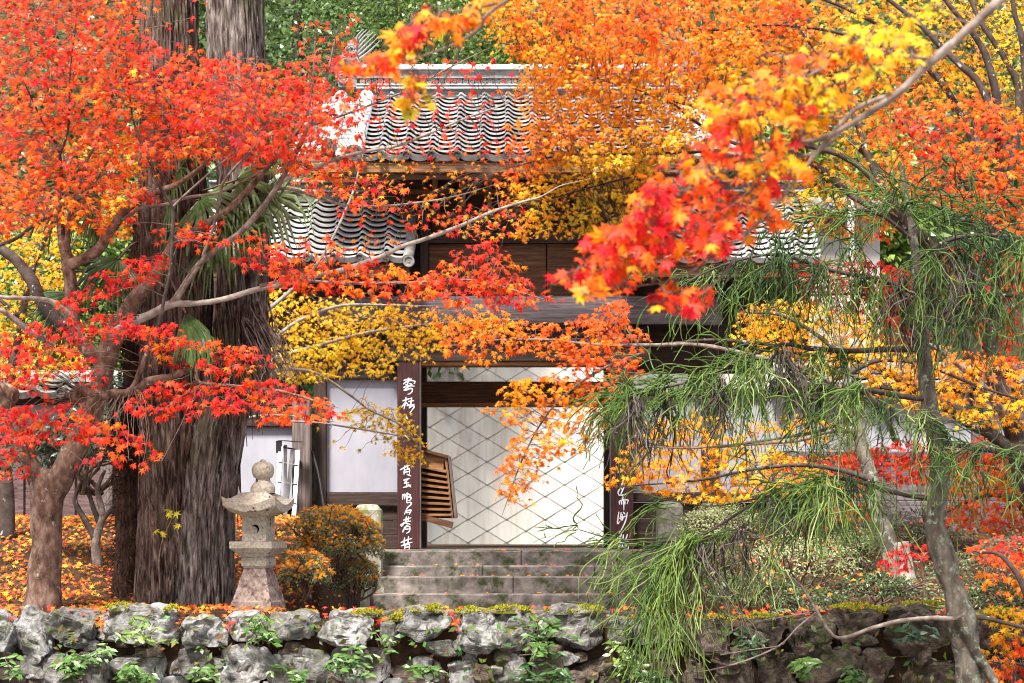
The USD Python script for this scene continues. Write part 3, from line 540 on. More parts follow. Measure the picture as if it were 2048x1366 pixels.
obj('board_edge', box(g_(839.2, YB), g_(842, YB), YB - .004, YG + .05, 1.356, gz(715), .004), MATS['wood_grey_z'], lb)
strokes(lb, [[(168,142),(195,135),(222,133)], [(200,126),(197,150),(192,174)], [(164,168),(185,152),(215,143),(246,150),(238,166)], [(180,170),(190,180)], [(208,165),(226,172)], [(164,192),(200,181),(240,183)], [(202,186),(180,202),(170,213),(200,205),(222,196),(228,216),(210,236),(195,239)],
  [(160,286),(215,268)], [(182,262),(178,300),(168,342)], [(175,300),(152,332)], [(185,300),(200,316)], [(200,291),(236,285)], [(222,265),(215,310),(205,335)], [(190,320),(241,310)], [(205,336),(230,320),(240,327),(225,350),(210,369)],
  [(180,392),(195,414)], [(172,525),(190,540),(206,556)],
  [(142,769),(175,751),(212,735)], [(175,740),(170,766)], [(190,735),(195,766)], [(171,770),(168,802)], [(172,772),(205,763),(205,802)], [(175,786),(202,780)], [(190,800),(216,812)],
  [(165,841),(206,830)], [(190,840),(172,862),(202,858)], [(185,846),(188,890)], [(164,893),(216,875)], [(200,870),(215,890)],
  [(160,940),(158,976)], [(160,946),(176,942),(172,974)], [(190,930),(188,1000)], [(188,936),(213,945),(195,961)], [(190,966),(216,960),(212,980),(190,986)], [(190,1000),(218,996),(215,1015),(195,1030),(180,1060),(172,1079)],
  [(178,1060),(216,1050),(205,1081)], [(185,1069),(210,1065)],
  [(165,1121),(216,1105)], [(185,1098),(180,1132)], [(200,1098),(198,1126)], [(143,1156),(185,1131),(216,1128)], [(175,1135),(150,1166)], [(180,1141),(212,1150)], [(190,1155),(165,1190),(160,1206)], [(170,1171),(206,1165),(205,1200),(185,1213)], [(180,1186),(200,1182)],
  [(148,1277),(185,1261),(222,1250)], [(172,1245),(168,1291)], [(200,1236),(195,1286)], [(150,1301),(190,1285),(224,1276)], [(175,1291),(172,1330)], [(176,1296),(205,1291),(205,1330)], [(178,1313),(203,1308)]], 760, 720, 3.5, .0076)
rb = obj('calligraphy_board', box(g_(1223.5, YB), g_(1267, YB), YB, YG + .02, 1.356, gz(715)), MATS['lacquer_z'], gate, label='dark red board with white brush writing on the right gate post')
obj('board_edge', box(g_(1220, YB), g_(1222.8, YB), YB - .004, YG + .05, 1.356, gz(715), .004), MATS['wood_grey_z'], rb)
strokes(rb, [[(215,420),(188,502)], [(243,420),(250,482)], [(240,600),(219,642)],
  [(208,670),(190,706),(196,731)], [(215,660),(242,682)], [(252,655),(230,700),(215,736)], [(200,737),(250,735),(277,716)],
  [(240,745),(235,792)], [(205,832),(210,796),(292,785),(285,827)], [(225,800),(228,837)], [(262,800),(262,832)], [(248,780),(250,892)],
  [(197,915),(184,1032),(211,1010)], [(221,920),(215,992)], [(236,940),(230,1000),(251,960)], [(245,915),(263,936)], [(287,920),(270,1000),(235,1080),(199,1137)], [(204,981),(286,950)],
  [(184,1181),(200,1202)], [(226,1150),(205,1200),(215,1242)], [(246,1155),(240,1202)], [(287,1150),(270,1202)], [(194,1242),(250,1226),(292,1220)], [(206,1250),(194,1292),(216,1260)], [(235,1240),(240,1292),(291,1301),(301,1270)], [(265,1250),(277,1276)], [(184,1196),(216,1190)]], 1200, 850, 5.25, .0080)
# louvred wooden panel hanging askew beside the left post
YL = YG + .12
lp = thing('louvred_panel', 'slatted reddish wooden panel hanging askew beside the left gate post', 'louvred panel')
def quad3(c4, y0, y1): return hull([(Xp(a, YL), y, Zp(b, YL)) for a, b in c4 for y in (y0, y1)])
L_ = lambda t: (843.0, 900 + 138 * t); R_ = lambda t: (896 + 16 * t, 913 + 124 * t)
obj('back_board', quad3([(841, 899), (897, 914), (913, 1036), (841, 1036)], YL + .16, YL + .18), MATS['wood_brown_x'], lp)
obj('top_board', quad3([(841, 896), (898, 911), (897, 917), (841, 902)], YL - .01, YL + .18), MATS['wood_brown_x'], lp)
obj('header_panel', quad3([(842, 903), (890, 915), (886, 940), (842, 930)], YL + .05, YL + .07), MATS['wood_amber_x'], lp)
obj('side_stile', quad3([(896, 912), (901, 913), (915, 1034), (909, 1037)], YL - .02, YL + .19), MATS['wood_grey_z'], lp)
obj('side_stile', quad3([(889, 914), (894, 915), (906, 1036), (902, 1037)], YL + .02, YL + .16), MATS['wood_amber_z'], lp)
for k in range(9):
    t = .22 + k * .087; a, b = L_(t), R_(t)
    obj('slat', hull([(Xp(q_[0], YL), y, Zp(q_[1] + dz, YL)) for q_ in (a, (b[0] - 7, b[1])) for y, dz in ((YL + .005, 2.0), (YL + .005, 5.6), (YL + .12, -2.5), (YL + .12, .5))]), MATS['wood_amber_x'], lp)
obj('bottom_board', quad3([(841, 1028), (907, 1044), (904, 1057), (841, 1040)], YL - .015, YL + .10), MATS['wood_brown_x'], lp)
# ladder and stick leaning by the wing
YL2 = 23.5
ld = thing('stepladder', 'aluminium stepladder with black top leaning on the wall behind the lantern', 'stepladder')
def bar(name, p0, p1, y0, y1, w, m, t=.03):
    a, b = P(*p0, y0), P(*p1, y1); obj(name, hull([c + [dx, dy, 0] for c in (a, b) for dx in (-w, w) for dy in (-t, t)]), MATS[m], ld)
bar('front_rail', (562, 892), (549, 1100), YL2, YL2 - .35, .028, 'aluminium'); bar('rear_rail', (585, 900), (563, 1100), YL2 + .1, YL2 + .35, .022, 'aluminium')
bar('front_rail', (596, 900), (584, 1100), YL2, YL2 - .35, .026, 'aluminium'); bar('rear_rail', (571, 890), (569, 1100), YL2 + .1, YL2 + .35, .018, 'aluminium')
for k in range(5):
    t = .15 + .19 * k; bar('tread', (562 - 13 * t, 892 + 208 * t), (596 - 12 * t, 900 + 200 * t), YL2 - .35 * t, YL2 - .35 * t, .02, 'aluminium', .05)
bar('top_cap', (564, 881), (598, 884), YL2 + .03, YL2 + .03, .05, 'black_plastic', .09); bar('cap_bracket', (558, 882), (558, 906), YL2, YL2, .032, 'black_plastic', .05); bar('cap_bracket', (570, 895), (590, 899), YL2 + .06, YL2 + .06, .05, 'black_plastic', .05)
st = thing('leaning_stick', 'thin black stick leaning against the dark wing post', 'stick')
obj('shaft', tube([(*P(626, 908, 23.9), .017), (*P(640, 965, 23.8), .016), (*P(659, 1099, 23.55), .013)], 8), MATS['black_plastic'], st, smooth=50)
obj('tip', tube([(*P(626, 908, 23.9), .02), (*P(625, 902, 23.91), .014)], 8), MATS['wood_dark_z'], st, smooth=50)

# ------------------------------------------------------------------ shingled white wall behind the gateway
YS = 33.6
sw = thing('shingle_wall', 'white wall clad in diamond shingles seen through the gate doorway', 'shingle wall')
obj('backing', box(-3.2, 3.2, YS + .0175, YS + .4, 1.3, 6.2), MATS['ridge_grey'], sw)
hw, hh = 38.6 * YS / F, 23.1 * YS / F; k = 0; cells = []
for row in range(-3, 22):
    pyc = 1108 - row * 23.1; off = 0 if row % 2 else 38.6
    for col in range(-1, 7):
        cells.append((820 + off + col * 77.2, pyc))
for px, py in cells:
    if not (790 < px < 1275 and 690 < py < 1125): continue
    x, z = Xp(px, YS), Zp(py, YS); sd = rng.random()
    # lower corner stands proud and carries a small lip; upper corner tucks under the next course
    g1 = .005; pts = [(x, YS + .010, z + hh - g1 * .7), (x - hw + g1, YS + .003, z), (x + hw - g1, YS + .003, z), (x, YS - .010 - .004 * sd, z - hh + g1 * .2), (x - .03, YS - .009, z - hh + .021), (x + .03, YS - .009, z - hh + .021)]
    v = np.array(pts + [(a, b + .006, c) for a, b, c in pts]); obj('shingle', hull(v), MATS['shingle_white' if sd < .6 else 'shingle_white_b'], sw)

# ------------------------------------------------------------------ walls left and right, storehouse behind
def coping_wall(name, label, xa, xb, Y, z_top, z_base, z_mid, posts, board_m, boards, single):
    t = thing(name, label, 'boundary wall')
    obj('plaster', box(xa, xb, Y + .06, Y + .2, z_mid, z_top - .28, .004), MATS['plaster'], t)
    w = (xb - xa) / boards
    for k in range(boards):
        for q_ in range(2):
            obj('board', box(xa + k * w, xa + (k + 1) * w - .006, Y + .03 + .006 * q_, Y + .2, z_base + (z_mid - z_base) * q_ / 2 + .004, z_base + (z_mid - z_base) * (q_ + 1) / 2), MATS[board_m], t)
        obj('batten', box(xa + k * w - .035, xa + k * w + .035, Y - .01, Y + .028, z_base, z_mid), MATS[board_m], t)
    obj('sill_rail', box(xa, xb, Y - .015, Y + .21, z_mid + .002, z_mid + .075), MATS['wood_board_x'], t)
    for p in posts:
        obj('post', box(p - .07, p + .07, Y - .03, Y + .06 - .002, z_base - .3, z_top - .27), MATS['wood_grey_z'], t)
    obj('eave_beam', box(xa, xb, Y - .10, Y + .36, z_top - .275, z_top - .215), MATS['wood_dark_x'], t)
    cols = int((xb - xa) / .30); E, R = (Y - .22, z_top - .20), (Y + .13, z_top - .02)
    rf = obj('coping', und(xa, xb, E, R, .03), MATS['wood_dark_x'], t)
    tiled_slope(rf, xa, cols, (xb - xa) / cols, E, R, 2, 8, single, ('tile_old', 'tile_silver_b'))
    obj('coping_ridge', box(xa, xb, Y + .03, Y + .23, z_top - .02, z_top + .03), MATS['tile_old'], t)
    p = np.array([[xa, Y + .13, z_top + .05, .075], [xb, Y + .13, z_top + .05, .075]]); v, f = tubes(p[None, :, :3], p[None, :, 3], 14, cap=True); obj('coping_roll', (v, f), MATS['tile_old'], t, smooth=50)
YWL = 21.0
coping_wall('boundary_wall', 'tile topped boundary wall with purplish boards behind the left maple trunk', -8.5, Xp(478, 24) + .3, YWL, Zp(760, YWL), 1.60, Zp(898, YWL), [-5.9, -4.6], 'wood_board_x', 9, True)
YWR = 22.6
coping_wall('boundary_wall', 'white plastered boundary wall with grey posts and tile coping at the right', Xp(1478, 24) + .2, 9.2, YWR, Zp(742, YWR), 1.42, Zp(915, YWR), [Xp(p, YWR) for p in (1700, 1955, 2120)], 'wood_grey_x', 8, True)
sh = thing('storehouse', 'cream walled storehouse behind the right end of the gate', 'storehouse')
YH = 30.5
obj('wall', box(Xp(1450, YH), Xp(1760, YH), YH, YH + 4, 1.3, Zp(432, YH)), MATS['plaster_cream'], sh)
obj('roof', hull([(x, y, z) for x in (Xp(1425, YH), Xp(1780, YH)) for y, z in ((YH - .45, Zp(420, YH)), (YH + 4.4, Zp(420, YH)), (YH + 2, Zp(372, YH)), (YH - .45, Zp(428, YH)))]), MATS['tile_old'], sh)
for k in range(10):
    x = Xp(1440 + k * 36, YH); v, f = tubes(np.array([[(x, YH - .5, Zp(414, YH)), (x, YH + 1.9, Zp(368, YH))]]), np.array([[.075, .07]]), 10, cap=True); obj('roll_tile', (v, f), MATS['tile_silver'], sh, smooth=50)
obj('window', box(Xp(1600, YH), Xp(1690, YH), YH - .03, YH + .05, Zp(470, YH), Zp(438, YH)), MATS['wood_grey_z'], sh)
dp = thing('utility_pole', 'slim white pole standing behind the orange maple near the storehouse', 'pole')
obj('shaft', tube([(*P(1703, 1090, 28.5), .06), (*P(1703, 800, 28.5), .06), (*P(1702, 384, 28.5), .055)], 12), MATS['pipe_white'], dp, smooth=50)
obj('cap', lathe([(0, Zp(384, 28.5) + .03), (.07, Zp(384, 28.5) + .02), (.07, Zp(384, 28.5) - .08)], 12, (Xp(1702, 28.5), 28.5)), MATS['ridge_grey'], dp, smooth=50)

# ------------------------------------------------------------------ stone lantern
ln = thing('stone_lantern', 'weathered square stone lantern with ball finial and crescent hole, beside the cedar', 'stone lantern')
YN = 14.85; CX = Xp(517, YN); RA = math.radians(-13); lz = lambda py: Zp(py, YN); lw = lambda px: px * YN / F
def sq(levels, name, m, cx=CX, seed=0, cy=YN, sub=.05):
    """square block through (half width, z) levels, turned with the lantern"""
    pts = [(cx + a * h, cy + b * h, z) for h, z in levels for a in (-1, 1) for b in (-1, 1)]
    ms = []
    for (h0, z0_), (h1, z1_) in zip(levels, levels[1:]):
        ms.append(np.array([(cx + a * h, cy + b * h, z) for h, z in ((h0, z0_), (h1, z1_)) for a in (-1, 1) for b in (-1, 1)]))
    M = None
    for q_ in ms:
        b = manifold3d.Manifold.hull_points(q_.astype(float)); M = b if M is None else M + b
    return M
def put(M, name, m, parent=ln, sub=.045, smooth=28, rough=.008, seed=1):
    M = M.refine_to_length(sub); me = M.to_mesh(); v = np.array(me.vert_properties[:, :3], float); f = np.array(me.tri_verts)
    v = rotz(v, RA, (CX, YN)); v = v + unit(v - v.mean(0)) * ((meshkit.fbm(v * 16, 3, seed) - .5) * rough * 2)[:, None]
    return obj(name, (v, f), MATS[m], parent, smooth=smooth)
put(sq([(lw(42), .85), (lw(42), lz(1203)), (lw(40), lz(1200)), (lw(22), lz(1136))], 'base', ''), 'base', 'granite_dark', seed=2, rough=.01)
put(sq([(lw(22), lz(1136)), (lw(26.5), lz(1131)), (lw(26.5), lz(1117)), (lw(24), lz(1113))], 'neck', ''), 'neck', 'granite', seed=3)
put(sq([(lw(27), lz(1113)), (lw(44.5), lz(1096)), (lw(44.5), lz(1083))], 'platform', ''), 'platform', 'granite', seed=4)
fb = sq([(lw(25.5), lz(1082.5)), (lw(25), lz(1026))], 'fire_box', '')
ang = np.linspace(0, 2 * np.pi, 24, endpoint=False)
def disc(cx, cz, r_): return manifold3d.CrossSection([np.stack([cx + r_ * np.cos(ang), cz + r_ * np.sin(ang)], -1)])
cres = (disc(CX + lw(2), lz(1058), lw(9)) - disc(CX - lw(2.5), lz(1061.5), lw(9))).extrude(.5).rotate([90, 0, 0]).translate([0, YN, 0])
hollow = sq([(lw(19), lz(1078)), (lw(19), lz(1033))], '', '')
put(fb - hollow - cres, 'fire_box', 'granite', sub=.03, seed=5)
n = 17; u = np.linspace(-1, 1, n); UX, UY = np.meshgrid(u, u); R = np.maximum(np.abs(UX), np.abs(UY)); C = (np.abs(UX * UY)) ** 1.6
HW = lw(56.5)
sd_ = np.clip((.95 - R) / .58, 0, 1); ztop = lz(1010) + lw(25) * sd_ * sd_ * (3 - 2 * sd_) + C * lw(17)
zbot = lz(1025) - lw(11) * np.clip((1 - R) / .58, 0, 1) + C * lw(14)
Vt_ = np.stack([CX + HW * UX, YN + HW * UY, ztop], -1).reshape(-1, 3); Vb_ = np.stack([CX + HW * .96 * UX, YN + HW * .96 * UY, np.minimum(zbot, ztop - lw(12))], -1).reshape(-1, 3)
i, j = np.meshgrid(np.arange(n - 1), np.arange(n - 1), indexing='ij'); q = np.stack([i * n + j, i * n + j + 1, (i + 1) * n + j + 1, (i + 1) * n + j], -1).reshape(-1, 4)
edge = [(0, k) for k in range(n)] + [(k, n - 1) for k in range(1, n)] + [(n - 1, k) for k in range(n - 2, -1, -1)] + [(k, 0) for k in range(n - 2, 0, -1)]; e = np.array([a * n + b for a, b in edge]); e2 = np.roll(e, -1)
side = np.stack([e2, e, e + n * n, e2 + n * n], -1)
v = rotz(np.vstack([Vt_, Vb_]), RA, (CX, YN)); v = v + (meshkit.fbm(v * 14, 3, 9)[:, None] - .5) * .009
obj('roof', (v, np.vstack([q, q[:, ::-1] + n * n, side])), MATS['granite'], ln, smooth=40)
CF = Xp(528, YN)
obj('finial', lathe([(0, lz(987)), (lw(25), lz(986)), (lw(25), lz(976)), (lw(23), lz(972)), (lw(15), lz(962)), (lw(14), lz(957)), (lw(19), lz(954)), (lw(22), lz(946)), (lw(22.5), lz(938)), (lw(20), lz(930)), (lw(13), lz(925)), (lw(7), lz(923)), (lw(4), lz(919)), (0, lz(918))], 26, (CF - lw(2), YN)), MATS['granite'], ln, smooth=45)
# ------------------------------------------------------------------ maples
class Maple:
    """trunk and limbs drawn as (px, py, r px) rows with a depth at each end; sprays of leaves gather round points of the crown"""
    def __init__(s, name, label, cat='maple tree', seed=1, ctrl=(), leaf=.043, bark='bark_maple', twig='bark_twig', tpl=MAPLE, n_parts=300, jit=.085, lmat='maple_leaf'):
        s.t = thing(name, label, cat); s.q = np.random.default_rng(seed); s.ctrl = np.array(ctrl, float); s.leaf = leaf; s.bark = bark; s.twig = twig; s.tpl = tpl; s.n_parts = n_parts
        s.samples = []; s.C, s.S, s.N, s.T, s.K = [], [], [], [], []; s.tw = []; s.jit = jit; s.lmat = lmat
    def limb(s, rows, Y0, Y1=None, name='branch', bark=None, rough=.5, sides=8):
        if rows[-1][2] < 4: rows = rows + [(1.5 * rows[-1][0] - .5 * rows[-2][0], 1.5 * rows[-1][1] - .5 * rows[-2][1], .25)]
        Y1 = Y0 if Y1 is None else Y1; n = len(rows); pts = []
        for k, (px, py, r_) in enumerate(rows):
            Y = Y0 + (Y1 - Y0) * k / max(1, n - 1); pts.append((*P(px, py, Y), r_ * Y / F))
        c = resample(pts, 6 * n); s.samples.append(c[int(n * .5):])
        big = max(r_ for _, _, r_ in rows) > 7
        obj(name, tube(pts, 14 if big else sides, 7 * n if big else 5 * n, rough if big else rough * .5, len(s.samples)), MATS[bark or s.bark], s.t, smooth=60)
    def spray(s, c, rx, ry, n, dt=0.0, depth=None, twigs=True, droop=.32, tilt=0.0):
        """a flat, slightly drooping spray round point c; rx, ry half extents in metres"""
        q = s.q; n = max(2, int(n)); dep = depth or rx * .75
        a = q.uniform(0, 2 * np.pi, n); rad = np.sqrt(q.uniform(.02, 1, n)) * (.75 + .35 * np.sin(a * 3 + q.uniform(0, 6)))
        u, v = rad * np.cos(a), rad * np.sin(a)
        o = np.stack([rx * u, dep * v, ry * np.clip(q.normal(0, .5, n), -1.1, 1.1) - droop * rx * (u * u + v * v - .4) + tilt * rx * u], -1)
        C = c + o
        tip = unit(np.stack([u * 1.0, v * .7 - .25, -0.55 - .5 * rad], -1) + q.normal(0, .42, (n, 3)))
        nrm = np.stack([q.normal(0, .42, n) + .25 * u, -.62 + q.normal(0, .42, n), .60 + q.normal(0, .36, n)], -1)
        s.C.append(C); s.S.append(s.leaf * q.uniform(.72, 1.22, n)); s.N.append(nrm); s.T.append(tip)
        px = 1024 + c[0] * F / c[1]; py = HY - (c[2] - EYE) * F / c[1]
        d = np.hypot(s.ctrl[:, 0] - px, (s.ctrl[:, 1] - py)) + 15; w = d ** -3.0; t = (w * s.ctrl[:, 2]).sum() / w.sum()
        s.K.append(np.clip(t + dt + q.normal(0, s.jit) + q.normal(0, s.jit * .8, n), 0, 1.3))
        if twigs:
            S = np.vstack(s.samples); D = np.linalg.norm((S[:, :3] - c) * [1, .8, 1.25], axis=1) + S[:, 3] * 1.5; k = D.argmin(); a0 = S[k, :3]
            dist = np.linalg.norm(a0 - c)
            if dist < 2.2:
                mid = (a0 + c) / 2 + q.normal(0, .06 * dist, 3) + [0, 0, .08 * dist]
                s.tw.append((np.array([a0, mid, c]), min(S[k, 3], min(.0055, .0024 + .0014 * dist)), .0022))
            m = min(n // 3 + 1, 9)
            for i in q.choice(n, min(m, n), replace=False):
                s.tw.append((np.array([c + q.normal(0, .01, 3), c + o[i] * .5 + [0, 0, .15 * rx * q.uniform(0, 1)], C[i]]), .0022, .0010))
    def at(s, px, py, rx, ry, Y, n, **k): s.spray(P(px, py, Y), rx * Y / F, ry * Y / F, n, **k)
    def fill(s, poly, Ya, Yb, dens, rx=34, ry=13, gap=24, **k):
        """sprays scattered through the polygon's part of the crown"""
        pg = Polygon(poly); x0, y0, x1, y1 = pg.bounds; pts = []
        for _ in range(int(pg.area / gap ** 2 * 9)):
            p = s.q.uniform((x0, y0), (x1, y1))
            if shapely.contains_xy(pg, *p) and all((p[0] - b[0]) ** 2 + ((p[1] - b[1]) * 1.5) ** 2 > gap ** 2 for b in pts): pts.append(p)
        if not pts: return
        per = dens * pg.area / len(pts)
        for p in pts:
            z = s.q.uniform(.65, 1.35); s.at(p[0], p[1], rx * z, ry * z, s.q.uniform(Ya, Yb), per * s.q.uniform(.6, 1.4), **k)
    def done(s):
        C, S, N, T, K = (np.concatenate(a) for a in (s.C, s.S, s.N, s.T, s.K)); rad_ = np.clip(np.linalg.norm(s.tpl[0][:, :2], axis=1), 0, 1); edge_ = s.q.uniform(-.02, .14, len(K)); col = autumn(np.clip(K[:, None] + edge_[:, None] * (.45 - rad_[None]), 0, 1.3)) * s.q.uniform(.80, 1.1, (len(K), 1, 1))
        if s.tw:
            pl = np.stack([resample(a, 7) for a, _, _ in s.tw]); pl[:, 1:-1] += s.q.normal(0, .006, pl[:, 1:-1].shape); rr = np.stack([np.linspace(a, b, 7) for _, a, b in s.tw])
            obj('twigs', tubes(pl, rr, 4), MATS[s.twig], s.t, smooth=True, kind='stuff')
        V = place_leaves(s.tpl, C, S, N, T); f = s.tpl[1]; k = V.shape[1]
        near = np.argsort(C[:, 1] - S * 8)[:s.n_parts]; far = np.setdiff1d(np.arange(len(C)), near)
        for i in near: obj('leaf', (V[i], f), MATS[s.lmat], s.t, tint=col[i])
        if len(far):
            v, ff = joined(V[far], f); obj('crown', (v, ff), MATS[s.lmat], s.t, tint=col[far].reshape(-1, 3), kind='stuff')
        print(s.t.GetName(), len(C), 'leaves')

# --- the red maple on the left
m1 = Maple('maple_tree', 'red and orange maple with forked pinkish trunk at the left end of the stone wall', seed=3, leaf=.0445, jit=.115,
           ctrl=[(40, 60, 0.31), (120, 130, 0.29), (200, 60, 0.38), (240, 200, 0.43), (60, 240, 0.38), (20, 330, 0.38), (140, 300, 0.42), (90, 400, 0.48), (230, 330, 0.52), (300, 240, 0.42), (270, 130, 0.38), (350, 170, 0.31), (420, 120, 0.26), (380, 250, 0.33), (470, 200, 0.31), (560, 210, 0.29), (600, 170, 0.28), (400, 320, 0.43), (480, 290, 0.29), (550, 300, 0.31), (210, 430, 0.52),
                 (630, 330, 0.38), (690, 360, 0.42), (760, 380, 0.42), (360, 470, 0.31), (480, 500, 0.23), (560, 520, 0.38), (640, 510, 0.45), (300, 530, 0.22), (180, 600, 0.21), (700, 560, 0.38), (760, 570, 0.42), (850, 570, 0.42), (930, 530, 0.30), (990, 500, 0.28), (1000, 560, 0.35), (1070, 600, 0.40), (900, 430, 0.33), (960, 470, 0.38),
                 (60, 670, 0.23), (140, 660, 0.22), (230, 645, 0.20), (80, 720, 0.21), (150, 760, 0.24), (300, 690, 0.26), (380, 700, 0.22), (450, 715, 0.38), (480, 740, 0.47), (520, 725, 0.26), (300, 805, 0.30), (380, 790, 0.24), (470, 790, 0.24), (560, 780, 0.28), (560, 830, 0.47), (640, 800, 0.31), (60, 820, 0.21), (150, 820, 0.21), (230, 860, 0.24), (270, 895, 0.32), (200, 925, 0.26), (300, 920, 0.32), (20, 910, 0.26), (850, 230, 0.24), (940, 170, 0.21), (960, 250, 0.20)])
Y1 = 14.85
m1.limb([(86, 1260, 46), (88, 1200, 38), (89, 1120, 33), (92, 1030, 32), (97, 975, 36), (112, 950, 30)], Y1, name='trunk', rough=.55)
m1.limb([(93, 990, 20), (62, 930, 17), (48, 885, 16), (24, 850, 14), (9, 815, 14), (22, 790, 16), (-15, 768, 14), (-60, 740, 11), (-140, 700, 8)], Y1, Y1 - .3, rough=.8)
m1.limb([(104, 985, 29), (140, 915, 25), (172, 850, 23), (198, 780, 22), (215, 710, 21), (240, 645, 19), (285, 580, 15), (315, 545, 12), (335, 510, 10), (350, 485, 9), (400, 455, 8), (455, 420, 7), (505, 370, 6.5), (548, 318, 5.5), (590, 270, 4.5), (612, 230, 3.5), (625, 170, 2.5), (630, 90, 2)], Y1, Y1 - .5, rough=.5)
m1.limb([(172, 800, 11), (150, 796, 13), (165, 778, 12), (200, 790, 10), (230, 788, 9), (262, 782, 9), (300, 762, 9), (345, 752, 8), (390, 735, 6), (400, 765, 4), (470, 772, 3), (560, 782, 2.5), (640, 805, 2)], Y1 - .25, Y1 - .85, rough=.9)
m1.limb([(262, 782, 6), (272, 765, 6.5), (283, 735, 6), (294, 705, 4), (300, 690, 2)], Y1 - .5, Y1 - .6)
m1.limb([(228, 665, 9), (262, 646, 9), (300, 630, 8.5), (345, 607, 8), (375, 608, 6), (440, 600, 5.5), (520, 577, 5.5), (560, 570, 5.5), (640, 550, 5), (700, 535, 5), (770, 510, 4.6), (800, 494, 4.4), (850, 478, 4.2), (920, 452, 3.8), (980, 425, 3.2), (1040, 405, 2.4), (1080, 394, 1.6), (1120, 372, 1), (1160, 362, .4)], Y1 - .35, Y1 - .7, bark='bark_pale')
m1.limb([(338, 610, 7), (352, 595, 6), (385, 545, 6.5), (410, 518, 6.5), (445, 490, 6.5), (482, 464, 6.5), (525, 415, 6), (558, 367, 5.5), (600, 290, 5), (615, 255, 4.5), (642, 205, 4), (655, 150, 3), (668, 90, 2)], Y1 - .4, Y1 - .7, bark='bark_branch')
m1.limb([(352, 600, 5), (372, 570, 4.5), (405, 520, 4), (408, 505, 3.5), (425, 460, 3), (440, 400, 3), (445, 368, 3), (470, 335, 2.5), (500, 305, 2), (520, 285, 1.5)], Y1 - .5, Y1 - .6, bark='bark_branch')
m1.limb([(558, 367, 4.5), (590, 348, 4), (620, 340, 4), (660, 322, 3.8), (720, 305, 3.5), (800, 290, 3.2), (850, 270, 2.8), (930, 237, 2.4), (1000, 212, 1.4), (1050, 190, .4)], Y1 - .55, Y1 - .8, bark='bark_pale')
m1.limb([(548, 380, 3.5), (580, 378, 3), (640, 396, 3), (690, 410, 2.5), (770, 412, 2.5), (860, 402, 1.8), (920, 390, 1.2), (980, 372, .4)], Y1 - .5, Y1 - .9, bark='bark_branch')
m1.limb([(620, 250, 3), (680, 232, 2.5), (740, 210, 2.2), (820, 178, 2), (890, 140, 1.6), (950, 110, 1.2)], Y1 - .6, Y1 - .5, bark='bark_branch')
m1.limb([(520, 572, 4), (580, 560, 3), (680, 566, 3.2), (780, 566, 2.8), (850, 564, 2.6), (940, 560, 2.2), (1000, 572, 1.6), (1060, 590, 1.2)], Y1 - .6, Y1 - .9, bark='bark_branch')
m1.limb([(208, 728, 15), (168, 690, 14), (146, 640, 13.5), (140, 560, 13), (132, 510, 12), (124, 470, 9), (118, 430, 6), (112, 370, 4), (100, 250, 3), (104, 120, 2.2), (115, 20, 1.6)], Y1 - .05, Y1 + .2)
m1.limb([(142, 530, 11), (165, 518, 11), (195, 500, 11), (220, 465, 10), (242, 433, 9), (270, 405, 7.5), (310, 385, 6.5), (350, 370, 5.5), (390, 345, 5), (420, 315, 4), (440, 285, 3), (460, 220, 2.4), (500, 150, 1.8)], Y1, Y1 - .4)
m1.limb([(247, 440, 4.5), (280, 417, 4), (330, 409, 3.5), (375, 395, 3.2), (440, 384, 2.6), (500, 355, 2)], Y1 - .15, Y1 - .5, bark='bark_branch')
m1.limb([(134, 655, 14), (88, 612, 12), (66, 565, 12), (36, 525, 11), (5, 500, 10), (-30, 485, 9), (-110, 430, 6)], Y1 + .1, Y1 + .5, bark='bark_dark')
m1.limb([(140, 628, 5), (100, 602, 5.5), (40, 596, 4.5), (0, 594, 4), (-60, 580, 3)], Y1 - .1, Y1 - .5, bark='bark_pale')
m1.limb([(110, 690, 6), (60, 662, 6.5), (20, 632, 6), (0, 620, 5), (-60, 600, 4)], Y1, Y1 - .2, bark='bark_branch')
m1.limb([(132, 500, 6), (140, 430, 4.5), (152, 388, 4), (172, 325, 3.5), (200, 270, 3), (225, 190, 2.5), (240, 80, 2)], Y1, Y1 - .6)
m1.limb([(318, 650, 3.5), (330, 590, 3.5), (340, 543, 3.5), (346, 455, 3.3), (346, 414, 3.1), (322, 379, 3), (310, 347, 2.8), (293, 309, 2.6), (272, 259, 2.2), (262, 215, 1.8), (255, 140, 1.4)], Y1 - .8, Y1 - 1.0, bark='bark_dark')
m1.limb([(347, 412, 2.4), (375, 385, 2.2), (420, 345, 2), (465, 308, 1.6), (520, 260, 1.2)], Y1 - .9, Y1 - 1.0, bark='bark_branch')
m1.limb([(126, 470, 4), (124, 400, 3.2), (120, 310, 3), (104, 275, 2.6), (88, 250, 2.2), (60, 190, 1.6)], Y1 - .1, Y1 - .9, bark='bark_dark')
m1.limb([(120, 312, 2.6), (132, 275, 2.4), (138, 240, 2.2), (140, 150, 1.6), (150, 60, 1.2)], Y1 - .8, Y1 - 1.0, bark='bark_dark')
m1.limb([(-30, 500, 4), (30, 478, 4), (75, 445, 3.5), (125, 420, 3), (180, 380, 2.2), (210, 330, 1.6)], Y1 - .4, Y1 - 1.0, bark='bark_dark')
m1.fill([(-30, -30), (270, -30), (292, 90), (340, 110), (425, 110), (520, 140), (640, 160), (650, 250), (600, 340), (530, 330), (430, 320), (380, 300), (300, 350), (280, 430), (200, 470), (100, 450), (-30, 470)], 13.6, 15.9, .029, 42, 18, 22)
m1.fill([(-30, -30), (250, -30), (290, 150), (420, 160), (630, 190), (600, 300), (430, 300), (300, 330), (200, 420), (-30, 430)], 13.5, 14.6, .0085, 40, 16, 27)
